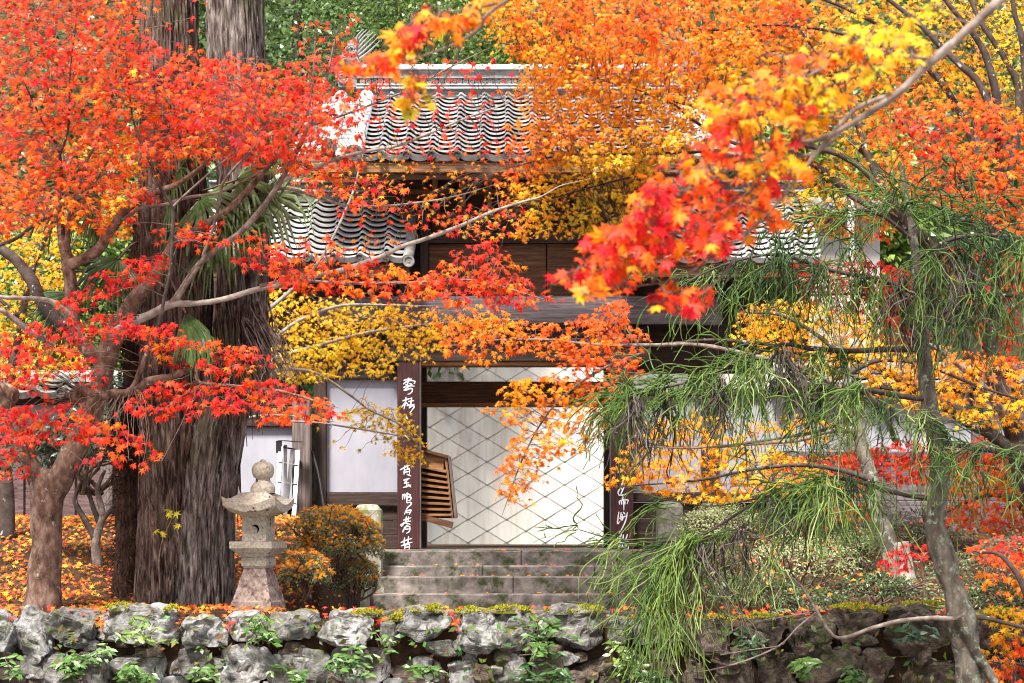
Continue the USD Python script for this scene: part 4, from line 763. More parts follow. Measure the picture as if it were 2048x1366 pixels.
m1.fill([(275, 100), (420, 110), (560, 160), (580, 320), (430, 330), (380, 290), (300, 330)], 13.8, 14.5, .012, 38, 14, 26)
m1.fill([(590, 170), (700, 170), (735, 240), (720, 310), (600, 320)], 13.8, 14.6, .014, 28, 11, 22)
m1.fill([(300, -20), (420, -20), (420, 90), (300, 90)], 14.0, 14.4, .0012, 16, 8, 40)
m1.fill([(520, 130), (700, 100), (760, 180), (700, 260), (640, 260)], 13.8, 15, .010, 26, 10, 26)
m1.fill([(180, 420), (270, 440), (250, 480), (190, 470)], 14, 14.6, .012, 26, 9, 20)
for poly, dn in (([(118, 612), (200, 552), (300, 508), (335, 520), (330, 548), (240, 582), (150, 622)], .026), ([(305, 460), (420, 432), (440, 470), (425, 505), (330, 500)], .013), ([(440, 480), (520, 475), (640, 530), (610, 560), (480, 535)], .020), ([(540, 520), (640, 470), (690, 480), (640, 560), (560, 570)], .012),
                 ([(560, 300), (640, 290), (740, 345), (800, 378), (740, 412), (640, 386), (580, 350)], .020), ([(650, 420), (760, 400), (830, 430), (720, 450)], .006),
                 ([(540, 545), (640, 540), (740, 532), (860, 548), (1000, 560), (1110, 598), (1105, 612), (960, 606), (880, 602), (800, 592), (640, 590), (540, 580)], .027), ([(860, 545), (905, 505), (985, 488), (1035, 535), (1060, 575), (930, 575)], .020),
                 ([(800, 400), (920, 420), (1000, 400), (1060, 420), (1010, 480), (880, 480), (800, 450)], .0065), ([(-20, 690), (50, 652), (120, 636), (270, 628), (268, 662), (175, 690), (198, 770), (110, 740), (60, 790), (-20, 745)], .021), ([(195, 640), (265, 632), (262, 668), (200, 680)], .015),
                 ([(-20, 812), (140, 804), (190, 842), (260, 866), (270, 885), (170, 880), (120, 882), (40, 892), (-20, 880)], .029), ([(165, 935), (230, 890), (275, 875), (338, 918), (300, 938), (220, 926)], .014), ([(262, 660), (330, 652), (420, 686), (480, 696), (535, 728), (470, 752), (380, 735), (300, 704)], .028),
                 ([(250, 812), (330, 768), (430, 762), (560, 764), (640, 792), (665, 835), (540, 850), (480, 815), (420, 832), (345, 842)], .026), ([(-20, 870), (40, 880), (50, 950), (-20, 975)], .015), ([(700, 120), (1000, 120), (1000, 300), (760, 310)], .0016), ([(600, 40), (720, 30), (700, 130), (610, 140)], .005), ([(730, 460), (800, 470), (780, 500), (700, 500)], .008)):
    m1.fill(poly, 13.75, 14.45, dn, 30, 8.5, 20)
m1.done()

# --- yellow maple behind the cedar, reaching over the left bay of the gate
m2 = Maple('maple_tree', 'yellow maple reaching from behind the cedar across the left bay of the gate', seed=5, leaf=.043, ctrl=[(560, 640, 1.00), (620, 700, 1.04), (700, 650, 0.95), (760, 690, 0.99), (850, 640, 0.87), (950, 650, 0.77), (800, 830, 1.04), (700, 830, 1.05), (840, 920, 0.92), (600, 620, 0.92), (700, 330, 0.82)], bark='bark_pale', jit=.055)
m2.limb([(452, 1190, 20), (455, 1000, 17), (465, 850, 14), (480, 760, 12), (490, 690, 10), (495, 600, 7), (520, 500, 5)], 18.2, 18.4, name='trunk')
m2.limb([(482, 750, 8), (530, 730, 5), (560, 712, 4), (640, 690, 3.5), (720, 668, 3), (800, 655, 2.5), (900, 645, 2), (1000, 640, 1.2)], 18.2, 19.4)
m2.limb([(488, 700, 7), (540, 680, 4), (600, 640, 3.5), (680, 612, 3), (760, 610, 2), (850, 612, 1.2)], 18.3, 19.2)
m2.limb([(480, 770, 7), (530, 762, 4), (560, 740, 3.5), (630, 745, 3), (700, 790, 2.6), (740, 820, 2.2), (800, 850, 1.8), (840, 900, 1.2)], 18.2, 19.6)
m2.limb([(640, 840, 1.4), (560, 830, 2), (500, 835, 2.5), (470, 850, 3)][::-1], 18.2, 18.6); m2.limb([(560, 842, 2), (640, 846, 2), (720, 858, 1.8), (790, 870, 1.2)], 18.5, 19.4)
m2.limb([(492, 650, 6), (560, 600, 4), (640, 520, 3), (700, 400, 2.4), (720, 330, 1.4)], 18.3, 19)
m2.fill([(528, 580), (600, 590), (700, 605), (800, 615), (900, 636), (1010, 640), (990, 665), (880, 690), (850, 725), (800, 700), (780, 755), (700, 742), (600, 765), (545, 745), (525, 690)], 18.4, 19.6, .046, 32, 11, 18)
m2.fill([(665, 825), (740, 808), (800, 822), (840, 870), (852, 925), (800, 925), (760, 870), (700, 850)], 19.2, 19.8, .042, 24, 8, 15)
m2.fill([(640, 860), (700, 855), (740, 900), (690, 905)], 19.2, 19.6, .004, 14, 6, 24); m2.fill([(640, 290), (790, 320), (800, 360), (700, 400), (620, 360)], 18.8, 19.4, .008, 24, 9, 24)
m2.done()

# --- the large maple on the right whose orange crown hangs over the gate roof
m3 = Maple('maple_tree', 'large orange and amber maple leaning in from the right edge over the gate roof', seed=9, leaf=.0455,
           ctrl=[(1000, 60, 0.73), (1060, 40, 0.70), (1150, 20, 0.55), (1220, 30, 0.59), (1320, 60, 0.51), (1400, 60, 0.62), (1500, 30, 0.67), (1560, 60, 0.47), (1100, 120, 0.77), (1250, 110, 0.65), (1380, 120, 0.70), (1480, 130, 0.77), (1050, 200, 0.73), (1150, 210, 0.77), (1300, 170, 0.75), (1420, 200, 0.81), (1060, 290, 0.51), (1020, 320, 0.43), (1120, 280, 0.65), (1200, 270, 0.77), (1150, 340, 0.97), (1250, 340, 0.99), (1100, 400, 1.01), (1200, 420, 1.07), (1250, 460, 1.08), (1300, 320, 0.89), (1380, 300, 0.81),
                 (1600, 120, 0.77), (1700, 90, 0.91), (1800, 40, 0.95), (1900, 60, 0.99), (2000, 60, 1.02), (2020, 160, 1.08), (1900, 180, 0.93), (1750, 220, 0.85), (1640, 330, 0.89), (1600, 410, 0.95), (1850, 230, 0.45), (1950, 230, 0.47), (1870, 290, 0.31), (2000, 290, 0.41), (1800, 240, 0.33), (1900, 370, 0.39), (2030, 400, 0.47), (1750, 330, 0.85), (1960, 330, 0.60), (1830, 420, 0.55)], bark='bark_dark', jit=.085)
m3.limb([(2140, 1250, 36), (2100, 1050, 30), (2052, 940, 26), (2034, 880, 22), (2010, 800, 20), (1975, 756, 18), (1945, 700, 17), (1920, 630, 15), (1880, 540, 14), (1850, 480, 12)], 17.2, 17.6, name='trunk', rough=.5)
m3.limb([(2012, 800, 13), (1992, 750, 12), (1986, 700, 11), (1990, 600, 10), (2000, 450, 9), (2030, 300, 8), (2036, 181, 7), (2005, 110, 6), (1965, 50, 5), (1938, -10, 4), (1920, -80, 3)], 17.3, 17.8)
m3.limb([(2010, 830, 9), (1960, 767, 8), (1904, 717, 7), (1860, 690, 4), (1800, 670, 2)], 17.2, 16.9, bark='bark_branch')
m3.limb([(2052, 930, 17), (2030, 905, 15), (1974, 864, 13), (1930, 840, 12), (1872, 797, 11), (1813, 764, 9), (1726, 723, 7), (1640, 700, 5), (1560, 690, 4), (1420, 680, 3), (1300, 690, 2.4), (1180, 680, 1.6)], 17.2, 18.0)
m3.limb([(1850, 480, 10), (1800, 425, 9), (1765, 370, 8), (1735, 310, 7), (1714, 249, 5), (1690, 200, 4), (1650, 130, 3), (1600, 60, 2)], 17.5, 17.9)
m3.limb([(1800, 425, 8), (1755, 335, 6), (1682, 269, 5), (1623, 240, 4), (1560, 230, 3.5), (1450, 225, 3), (1340, 200, 2.4), (1240, 170, 2)], 17.6, 18.4)
m3.limb([(1770, 380, 7), (1700, 320, 6), (1623, 293, 5), (1560, 285, 4), (1480, 290, 3.5), (1400, 250, 3), (1340, 205, 2.6), (1250, 175, 2.2), (1150, 140, 1.8), (1060, 110, 1.4)], 17.6, 18.6)
m3.limb([(1850, 480, 9), (1790, 440, 8), (1720, 400, 7.5), (1690, 380, 7), (1623, 325, 6), (1560, 300, 4), (1450, 300, 3.4), (1380, 305, 3), (1250, 308, 2.4), (1120, 312, 1.8), (1040, 330, 1.2)], 17.6, 18.8)
m3.limb([(1450, 300, 2.8), (1380, 330, 2.4), (1280, 350, 2.2), (1200, 370, 1.8), (1110, 395, 1.2)], 18.2, 18.8)
m3.limb([(2000, 420, 9), (1998, 300, 8.5), (1995, 205, 8), (1971, 111, 7), (1939, 58, 5.5), (1887, -5, 4), (1850, -80, 3)], 17.4, 17.2)
m3.limb([(1996, 260, 8), (1960, 170, 7), (1920, 130, 6.5), (1886, 97, 6), (1837, 47, 5), (1778, 0, 4), (1700, -60, 3)], 17.3, 17.6)
m3.limb([(1990, 480, 8), (1950, 300, 7), (1900, 190, 6.5), (1850, 130, 6), (1790, 70, 5), (1700, 20, 4), (1600, -20, 3)], 17.5, 18.2); m3.limb([(1850, 130, 4), (1760, 90, 3.6), (1650, 60, 3), (1540, 50, 2.4), (1420, 60, 2), (1300, 40, 1.4)], 17.9, 18.6)
m3.limb([(2060, 700, 8), (2056, 300, 7), (2045, 90, 6), (2030, 30, 5), (2020, -40, 4)], 17.0, 17.0); m3.limb([(1620, 330, 3), (1600, 240, 2.6), (1560, 140, 2.2), (1500, 60, 1.6), (1480, -10, 1.2)], 18, 18.4)
m3.limb([(1960, 420, 4), (1900, 330, 3.2), (1830, 280, 2.6), (1800, 240, 1.8)], 17.1, 16.8); m3.limb([(2040, 420, 4), (1960, 360, 3), (1860, 380, 2.2), (1780, 350, 1.4)], 17.1, 16.8)
m3.fill([(985, -30), (1600, -30), (1600, 150), (1520, 260), (1400, 250), (1380, 310), (1300, 350), (1150, 330), (1060, 290), (1080, 230), (1030, 190), (1060, 130), (990, 80)], 17.4, 19.6, .050, 36, 14, 18)
m3.fill([(1070, 120), (1420, 120), (1420, 300), (1300, 330), (1120, 310), (1060, 240)], 17.8, 19.4, .028, 34, 13, 20)
m3.fill([(1000, -30), (1600, -30), (1560, 130), (1300, 160), (1100, 180), (1050, 120)], 17.2, 18.6, .022, 32, 12, 24)
m3.fill([(1060, 310), (1200, 300), (1330, 320), (1290, 400), (1275, 480), (1200, 470), (1110, 470), (1020, 480), (1060, 420), (1010, 380)], 18.4, 19.4, .040, 28, 10, 17)
m3.fill([(1580, -30), (2080, -30), (2080, 230), (1960, 220), (1850, 200), (1760, 300), (1640, 290), (1560, 160)], 17.5, 18.9, .036, 34, 13, 20)
m3.fill([(1790, 230), (1900, 200), (2080, 220), (2080, 480), (1980, 450), (1900, 420), (1790, 380), (1760, 280)], 16.4, 17.4, .036, 32, 11, 20)
m3.fill([(1540, 330), (1640, 290), (1780, 320), (1800, 420), (1760, 480), (1640, 470), (1570, 450)], 17.8, 19, .036, 30, 10, 19)
m3.fill([(820, 325), (1010, 300), (1090, 400), (1020, 480), (900, 470), (830, 420)], 18.4, 19.3, .0075, 26, 9, 24)
m3.fill([(1180, 440), (1290, 430), (1300, 560), (1220, 560)], 18.4, 19.2, .014, 26, 9, 20)
m3.fill([(1000, 250), (1110, 240), (1120, 330), (1010, 350)], 18, 19, .020, 24, 8, 20)
m3.done()
# --- amber branches in the middle and lower right
m4 = Maple('maple_tree', 'amber and yellow maple spreading low between the weeping conifer and the gate', seed=13, leaf=.046,
           ctrl=[(900, 700, .60), (960, 660, .58), (1050, 660, .56), (1150, 650, .48), (1240, 620, .42), (1260, 680, .50), (1180, 720, .48), (1200, 770, .42), (1060, 780, .74), (1030, 770, .82), (1100, 800, .68), (1000, 820, .66), (1100, 870, .72), (1050, 930, .68), (1020, 1000, .66), (1150, 880, .76), (1180, 830, .70), (1280, 860, .82), (1350, 850, .80), (1300, 960, .84), (1400, 950, .88), (1500, 930, .90), (1580, 950, .88), (1600, 870, .74), (1520, 870, .80), (1500, 640, .86), (1560, 620, .90), (1650, 660, .90), (1700, 720, .88), (1850, 760, .88), (1950, 790, .90), (2020, 820, .88), (1780, 880, .86), (1900, 700, .70), (1980, 750, .62)], bark='bark_dark', jit=.06)
m4.limb([(1790, 1160, 22), (1778, 1090, 19), (1750, 1010, 17), (1740, 950, 15), (1720, 880, 13), (1700, 800, 11), (1690, 740, 8), (1680, 690, 5)], 16.3, 16.9, name='trunk', bark='bark_lichen')
m4.limb([(1715, 860, 8), (1660, 862, 5), (1600, 880, 4), (1500, 888, 3.5), (1400, 895, 3), (1320, 890, 2.4), (1250, 870, 1.6)], 16.6, 17.2, bark='bark_branch')
m4.limb([(1745, 960, 7), (1680, 940, 5), (1600, 930, 4), (1500, 940, 3), (1400, 960, 2.4), (1280, 970, 1.5)], 16.4, 17)
m4.limb([(1700, 790, 8), (1620, 740, 6), (1500, 710, 4.5), (1400, 690, 4), (1300, 690, 3.5), (1200, 690, 3), (1100, 680, 2.4), (1000, 680, 1.8), (920, 690, 1.2)], 16.8, 17.6, bark='bark_branch')
m4.limb([(1300, 700, 3), (1200, 740, 2.6), (1130, 790, 2.2), (1080, 850, 1.8), (1040, 930, 1.4), (1015, 1000, 1)], 17.2, 17.4, bark='bark_branch')
m4.limb([(1690, 750, 6), (1760, 720, 5), (1850, 730, 4), (1950, 770, 3), (2040, 800, 2)], 16.8, 17)
m4.limb([(1685, 710, 6), (1620, 660, 4), (1560, 630, 3), (1500, 625, 2)], 16.8, 17)
m4.fill([(880, 665), (960, 645), (1080, 650), (1180, 625), (1250, 602), (1282, 650), (1292, 715), (1240, 690), (1180, 740), (1130, 720), (1040, 700), (960, 725), (905, 705)], 16.9, 17.8, .036, 28, 9.5, 18)
m4.fill([(850, 600), (1000, 612), (1010, 650), (880, 665)], 17.0, 17.8, .016, 24, 8, 19)
m4.fill([(1150, 720), (1270, 700), (1285, 740), (1220, 790), (1150, 800)], 16.9, 17.6, .026, 26, 9, 18)
m4.fill([(1020, 765), (1100, 745), (1200, 770), (1215, 850), (1180, 900), (1110, 915), (1040, 1005), (985, 990), (1010, 910), (1050, 860), (1000, 830), (975, 825)], 16.9, 17.6, .027, 26, 9, 18)
m4.fill([(1215, 965), (1280, 850), (1430, 825), (1480, 890), (1600, 925), (1660, 940), (1630, 990), (1400, 1002), (1300, 985)], 16.6, 17.4, .032, 28, 9, 18)
m4.fill([(1490, 850), (1600, 835), (1690, 855), (1640, 885), (1500, 895)], 16.7, 17.3, .022, 26, 8, 20)
m4.fill([(1480, 625), (1560, 602), (1720, 635), (1760, 680), (1700, 760), (1560, 730), (1490, 690)], 17, 18, .045, 30, 10, 18)
m4.fill([(1720, 700), (1860, 690), (2080, 740), (2080, 870), (1960, 850), (1860, 830), (1740, 790)], 16.7, 17.6, .036, 28, 9, 19)
m4.done()
# --- crimson maples behind and low on the right
m5 = Maple('maple_tree', 'crimson maple standing at the white wall right of the conifer trunk', seed=17, leaf=.046, ctrl=[(1640, 620, .14), (1750, 600, .16), (1820, 660, .2), (1750, 930, .14), (1850, 920, .16), (1950, 930, .42), (2030, 900, .5), (1900, 1000, .55), (1980, 1030, .42), (2040, 1010, .58), (1920, 965, .85), (1990, 960, .8), (1960, 890, .3), (1880, 1040, .25), (2040, 1060, .35), (2030, 700, .24), (1700, 990, .82)], bark='bark_dark', jit=.10)
m5.limb([(2110, 1190, 16), (2080, 1080, 13), (2040, 1000, 10), (2000, 950, 8), (1960, 920, 6), (1880, 920, 4), (1780, 930, 3), (1700, 925, 2)], 18.6, 19.4, name='trunk')
m5.limb([(2090, 1110, 10), (2070, 900, 8), (2030, 760, 6), (1950, 680, 5), (1850, 620, 4), (1740, 590, 3), (1640, 590, 2)], 18.7, 20); m5.limb([(2040, 1000, 5), (1980, 990, 4), (1920, 1010, 3), (1870, 1040, 2)], 18.7, 18.2)
m5.fill([(1560, 540), (1720, 510), (1860, 560), (1860, 690), (1760, 680), (1640, 650)], 19.2, 20.4, .038, 30, 11, 20); m5.fill([(1900, 500), (2080, 520), (2080, 760), (1990, 740), (1900, 640)], 18.6, 20, .03, 30, 11, 21)
m5.fill([(1690, 905), (1800, 885), (1900, 895), (2080, 870), (2080, 1085), (1960, 1060), (1880, 1050), (1860, 970), (1700, 965)], 17.8, 19.0, .044, 28, 9, 18); m5.fill([(1560, 920), (1700, 900), (1760, 1010), (1720, 1075), (1660, 1040)], 18.2, 19, .02, 26, 9, 21)
m5.done()
m6 = Maple('maple_sapling', 'small crimson maple sapling spreading over a pale stump right of the wall boulders', 'sapling', seed=19, leaf=.041, ctrl=[(1800, 1100, .1), (1860, 1090, .1)], n_parts=120)
m6.limb([(1850, 1215, 3), (1846, 1150, 2.6), (1836, 1110, 2), (1800, 1108, 1.2)], 15.6, name='stem'); m6.limb([(1840, 1115, 2), (1870, 1095, 1.4), (1880, 1085, 1)], 15.6)
m6.fill([(1770, 1110), (1830, 1088), (1868, 1082), (1862, 1110), (1800, 1150), (1765, 1148)], 15.3, 15.8, .03, 22, 7, 15); m6.done()
m7 = Maple('maple_tree', 'young maple with red, orange and yellow-green sprays at the lower right corner', seed=23, leaf=.042, ctrl=[(2000, 1100, .24), (2040, 1080, .2), (1960, 1120, .3), (2010, 1160, .66), (1990, 1180, .72), (1970, 1230, 1.15), (2020, 1260, 1.18), (2040, 1220, .9), (2040, 1290, .4), (1980, 1300, 1.1), (1990, 1340, .5), (2030, 1350, .3)], bark='bark_dark', jit=.10)
m7.limb([(2120, 1480, 14), (2090, 1350, 12), (2070, 1250, 9), (2040, 1160, 6), (2000, 1110, 4), (1960, 1105, 2)], 13.5, 14.6, name='trunk'); m7.limb([(2072, 1255, 5), (2030, 1250, 4), (1980, 1240, 3), (1940, 1230, 2)], 13.8, 13.6); m7.limb([(2088, 1340, 5), (2050, 1330, 3), (2000, 1325, 2)], 13.6, 13.4)
m7.fill([(1940, 1095), (2000, 1075), (2080, 1070), (2080, 1150), (2000, 1140)], 14.4, 14.9, .034, 28, 8, 18); m7.fill([(1960, 1150), (2030, 1140), (2060, 1190), (1980, 1195)], 14.2, 14.6, .024, 22, 8, 18)
m7.fill([(1940, 1225), (2010, 1215), (2080, 1230), (2080, 1310), (1990, 1290)], 13.5, 13.9, .030, 28, 9, 18); m7.fill([(1960, 1290), (2060, 1290), (2080, 1390), (1960, 1390)], 13.4, 13.8, .018, 26, 9, 20); m7.done()
# --- yellow maple far left
m8 = Maple('maple_tree', 'yellow maple behind the red maple at the left edge, over the tiled wall', seed=29, leaf=.044, ctrl=[(40, 520, .93), (100, 560, .95), (40, 700, 1.0), (200, 350, .88), (250, 420, .9), (120, 720, .98)], bark='bark_dark', jit=.05)
m8.limb([(10, 1160, 18), (14, 1000, 15), (5, 880, 12), (20, 760, 10), (40, 660, 8), (60, 560, 6), (100, 460, 4), (160, 380, 2.4), (220, 330, 1.5)], 18.6, 18.8, name='trunk')
m8.limb([(30, 700, 6), (80, 690, 4), (140, 700, 3), (180, 720, 1.6)], 18.6, 18.4); m8.limb([(45, 640, 5), (0, 600, 4), (-60, 560, 3)], 18.6, 18.8)
m8.fill([(-30, 450), (60, 440), (140, 470), (150, 560), (110, 620), (160, 650), (170, 740), (60, 760), (-30, 750)], 18, 19.4, .033, 30, 10, 20); m8.fill([(150, 300), (300, 290), (310, 400), (240, 470), (150, 440)], 18.4, 19.6, .020, 28, 10, 22); m8.done()
# --- the branch close to the camera, from a maple standing out of the picture on the right
m9 = Maple('maple_tree', 'close blurred maple branch with big red and golden leaves hanging in from the upper right', seed=31, leaf=.0345, tpl=MAPLE_BIG, n_parts=300, bark='bark_branch', jit=.19,
           ctrl=[(1180, 540, .30), (1250, 560, .28), (1150, 580, .34), (1350, 600, .29), (1300, 520, .33), (1300, 400, .44), (1250, 450, .37), (1400, 330, .45), (1350, 470, .32), (1450, 250, .60), (1500, 200, .76), (1480, 400, .46), (1530, 300, .55), (1600, 250, .76), (1580, 320, .62), (1540, 460, .36), (1700, 80, .95), (1800, 30, 1.0), (1780, 150, .95), (1650, 180, .86), (1900, 60, 1.0), (680, 120, .34), (740, 90, .55), (800, 60, .68), (880, 30, .62), (960, 10, .55), (820, 170, .84), (860, 210, .88)])
YF = 5.0; x3 = lambda px: px
def limb3(rows, name='branch', bark='bark_branch'):
    obj(name, tube(rows, 10, 8 * len(rows), .25, len(m9.samples)), MATS[bark], m9.t, smooth=60); m9.samples.append(resample(rows, 6 * len(rows))[:, :4])
pF = lambda px, py, r_, Y=5.0: (*P(px, py, Y), r_ * Y / F)
limb3([(2.5, 5.6, -.1, .15), (2.46, 5.55, 1.0, .12), (2.40, 5.45, 2.0, .10), (2.42, 5.4, 3.0, .085), (2.3, 5.35, 4.2, .06), (2.1, 5.3, 5.4, .03)], 'trunk', 'bark_maple')
limb3([(2.41, 5.4, 2.9, .035), (1.95, 5.2, 3.15, .022), pF(2080, -60, 11), pF(2010, -8, 10), pF(1940, 55, 9.5), pF(1870, 118, 9), pF(1843, 140, 8.5), pF(1799, 184, 8), pF(1761, 210, 7), pF(1690, 255, 5.5), pF(1640, 278, 4.5), pF(1570, 292, 3.2), pF(1480, 330, 2.2), pF(1380, 380, 1.4)])
limb3([pF(1795, 186, 5), pF(1740, 205, 5), pF(1700, 228, 4.5), pF(1650, 285, 4.2), pF(1610, 335, 3.8), pF(1560, 400, 3.2), pF(1500, 460, 3), pF(1420, 520, 2.4), pF(1340, 560, 1.8), pF(1250, 575, 1.2)])
limb3([pF(1690, 256, 3.5), pF(1640, 300, 3.2), pF(1590, 318, 2.6), pF(1540, 350, 2.2), pF(1450, 420, 1.8), pF(1330, 480, 1.4), pF(1200, 540, 1)]); limb3([pF(1870, 120, 4), pF(1800, 110, 3), pF(1720, 100, 2.4), pF(1600, 160, 1.8), pF(1500, 200, 1.2)])
limb3([pF(1500, 460, 2.2), pF(1460, 530, 1.8), pF(1400, 590, 1.4), pF(1330, 610, 1)])
limb3([(2.38, 5.4, 3.5, .03), (1.7, 5.25, 3.62, .020), (.9, 5.15, 3.50, .014), (.30, 5.1, 3.24, .009), pF(1000, 10, 4), pF(960, 55, 3.4), pF(925, 80, 3), pF(880, 100, 2.4), pF(800, 125, 1.6), pF(700, 140, 1)], bark='bark_twig'); limb3([pF(925, 80, 2.4), pF(905, 130, 2), pF(870, 185, 1.6), pF(830, 200, 1)], bark='bark_twig'); limb3([pF(990, 8, 3), pF(930, 20, 2), pF(860, 30, 1.4), pF(780, 70, 1)], bark='bark_twig')
def big(poly, n, rx=40, ry=22):
    pg = Polygon(poly); x0, y0, x1, y1 = pg.bounds; c = 0
    while c < n:
        p = m9.q.uniform((x0, y0), (x1, y1))
        if shapely.contains_xy(pg, *p):
            m9.at(p[0], p[1], rx, ry, m9.q.uniform(4.7, 5.4), 4); c += 4
big([(1430, 190), (1540, 160), (1640, 210), (1600, 330), (1570, 420), (1500, 470), (1380, 540), (1270, 500), (1250, 420), (1300, 350), (1400, 300)], 620); big([(1120, 565), (1200, 480), (1290, 420), (1350, 500), (1260, 560), (1180, 600)], 230); big([(1290, 600), (1350, 560), (1420, 590), (1380, 625)], 44, 28, 14); big([(1500, 150), (1640, 90), (1780, 30), (1900, 10), (1880, 100), (1760, 180), (1640, 230)], 220); big([(1500, 420), (1590, 400), (1560, 470), (1500, 480)], 10, 24, 12)
big([(650, 135), (720, 100), (800, 110), (770, 145), (680, 150)], 60, 26, 13); big([(760, 60), (860, 15), (980, 0), (960, 30), (880, 70), (800, 110)], 96, 28, 15); big([(795, 160), (870, 150), (880, 220), (800, 225)], 30, 24, 14)
m9.done()
# ------------------------------------------------------------------ the big cedar behind the lantern
def ribbed(rows, Y, seed, na=150, nz=150, top=None, amp=.085):
    """trunk with long stringy bark ridges; rows of (px, py, r px)"""
    pts = [(*P(px, py, Y), r_ * Y / F) for px, py, r_ in rows]
    if top: pts = [top] + pts if top[2] > pts[0][2] else pts + [top]
    c = resample(pts, nz); a = np.arange(na) * 2 * np.pi / na
    zz = c[:, 2][:, None]; ca, sa = np.cos(a)[None], np.sin(a)[None]
    wob = .5 * meshkit.fbm(np.stack([np.broadcast_to(zz * .9, (nz, na)), np.full((nz, na), seed * 1.7), np.broadcast_to(a[None] * .4, (nz, na))], -1), 2, seed)
    def rid(fr, fz, sd):
        p = np.stack([(np.cos(a[None] + wob) * fr), (np.sin(a[None] + wob) * fr), np.broadcast_to(zz * fz, (nz, na))], -1); return meshkit.fbm(p, 3, sd)
    n1, n2 = rid(7, 1.3, seed), rid(18, 2.6, seed + 3); low = rid(1.6, .35, seed + 9)
    h = -1.0 * np.exp(-((n1 - .5) / .045) ** 2) - .6 * np.exp(-((n2 - .5) / .06) ** 2) + (n2 - .5) * .6 + (low - .5) * 1.6 + .3
    R = c[:, 3:4] * (1 + amp * 1.25 * h + .03)
    v = np.stack([c[:, :1] + R * ca, c[:, 1:2] + R * sa, np.broadcast_to(zz, (nz, na))], -1).reshape(-1, 3)
    i, j = np.meshgrid(np.arange(nz - 1), np.arange(na), indexing='ij'); j2 = (j + 1) % na
    return v, np.stack([i * na + j, (i + 1) * na + j, (i + 1) * na + j2, i * na + j2], -1).reshape(-1, 4)
cd = thing('cedar_tree', 'massive old twin stemmed cedar with stringy grey brown bark beside the stone lantern', 'cedar tree')
YC = 15.35
obj('trunk', ribbed([(338, -80, 54), (340, 200, 58), (345, 400, 65), (350, 600, 72), (348, 800, 66), (340, 1000, 61), (332, 1130, 58), (326, 1245, 57)], YC, 3, 220, 300, (Xp(340, YC), YC + .2, 15.4, .12)), MATS['bark_cedar'], cd, smooth=True)
obj('trunk', ribbed([(470, -120, 54), (485, 300, 50), (487, 500, 50), (482, 640, 50), (458, 760, 52), (432, 880, 54), (414, 1000, 55), (408, 1130, 58), (406, 1245, 60)], YC - .05, 5, 220, 300, (Xp(468, YC), YC + .2, 16.2, .12)), MATS['bark_cedar_grey'], cd, smooth=True)
q = np.random.default_rng(3); n = 160
st_ = np.stack([q.uniform(425, 534, n), q.uniform(590, 690, n)], -1)
pl = [[P(a, b, YC - .36), P(a + q.normal(6, 5), b + q.uniform(50, 120), YC - .42 - q.uniform(0, .05)), P(a + q.normal(8, 9), b + q.uniform(130, 220), YC - .40)] for a, b in st_]
obj('loose_bark', tubes(np.stack([resample(p, 6) for p in pl]), np.tile(np.linspace(.008, .003, 6), (n, 1)) * q.uniform(.6, 1.5, (n, 1)), 4), MATS['bark_cedar'], cd, smooth=True, kind='stuff')
pl = [[P(a, b, YC - .1), P(a + 4, b + 60, YC - .1), P(a + c_, b + 150, YC - .1)] for a, b, c_ in ((473, 870, 10), (472, 880, 14), (474, 860, 8), (470, 900, 6))]
obj('bark_strip', tubes(np.stack([resample(p, 6) for p in pl]), np.tile(np.linspace(.02, .004, 6), (4, 1)), 4), MATS['bark_cedar'], cd, smooth=True)
def fronds(n, c, R, seed, size=(.10, .22), cols=((.03, .075, .015), (.09, .16, .03)), squash=.8, droop=.4, tpl=DIAMOND, wide=1.0):
    """feathery foliage: small leaf-like sprigs in clumps through an ellipsoidal volume"""
    q = np.random.default_rng(seed); k = max(4, n // 70)
    d = unit(q.normal(size=(k, 3))); cl = d * (q.uniform(.35, 1, k) ** .5)[:, None] * R; cr = np.linalg.norm(R) * .21 * q.uniform(.6, 1.3, k)
    i = q.integers(0, k, n); o = unit(q.normal(size=(n, 3))); pos = c + cl[i] + o * (cr[i] * q.uniform(.3, 1, n) ** .5)[:, None] * [1, 1, squash]
    tip = unit(o + d[i] * .6 + [0, 0, -droop] + q.normal(0, .3, (n, 3))); nrm = q.normal(0, .6, (n, 3)) + [0, -.5, .7]
    V = place_leaves(tpl, pos, q.uniform(*size, n), nrm, tip)
    t = np.clip(q.uniform(0, 1, k)[i] * .6 + q.uniform(0, .4, n), 0, 1)[:, None]; col = np.array(cols[0]) * (1 - t) + np.array(cols[1]) * t
    v, f = joined(V, tpl[1]); return v, f, np.repeat(col, len(tpl[0]), 0)
parts = [fronds(1500, np.array([Xp(405, YC) + dx, YC + dy, z]), np.array([1.3, 1.3, .8]), 70 + k) for k, (dx, dy, z) in enumerate(((-.7, .8, 14.2), (.6, .7, 14.8), (0, .4, 15.8), (.1, .6, 16.8)))]
v, f = cat_meshes([(a, b) for a, b, _ in parts]); obj('crown', (v, f), MATS['green_leaf'], cd, tint=np.vstack([c for _, _, c in parts]), kind='stuff')

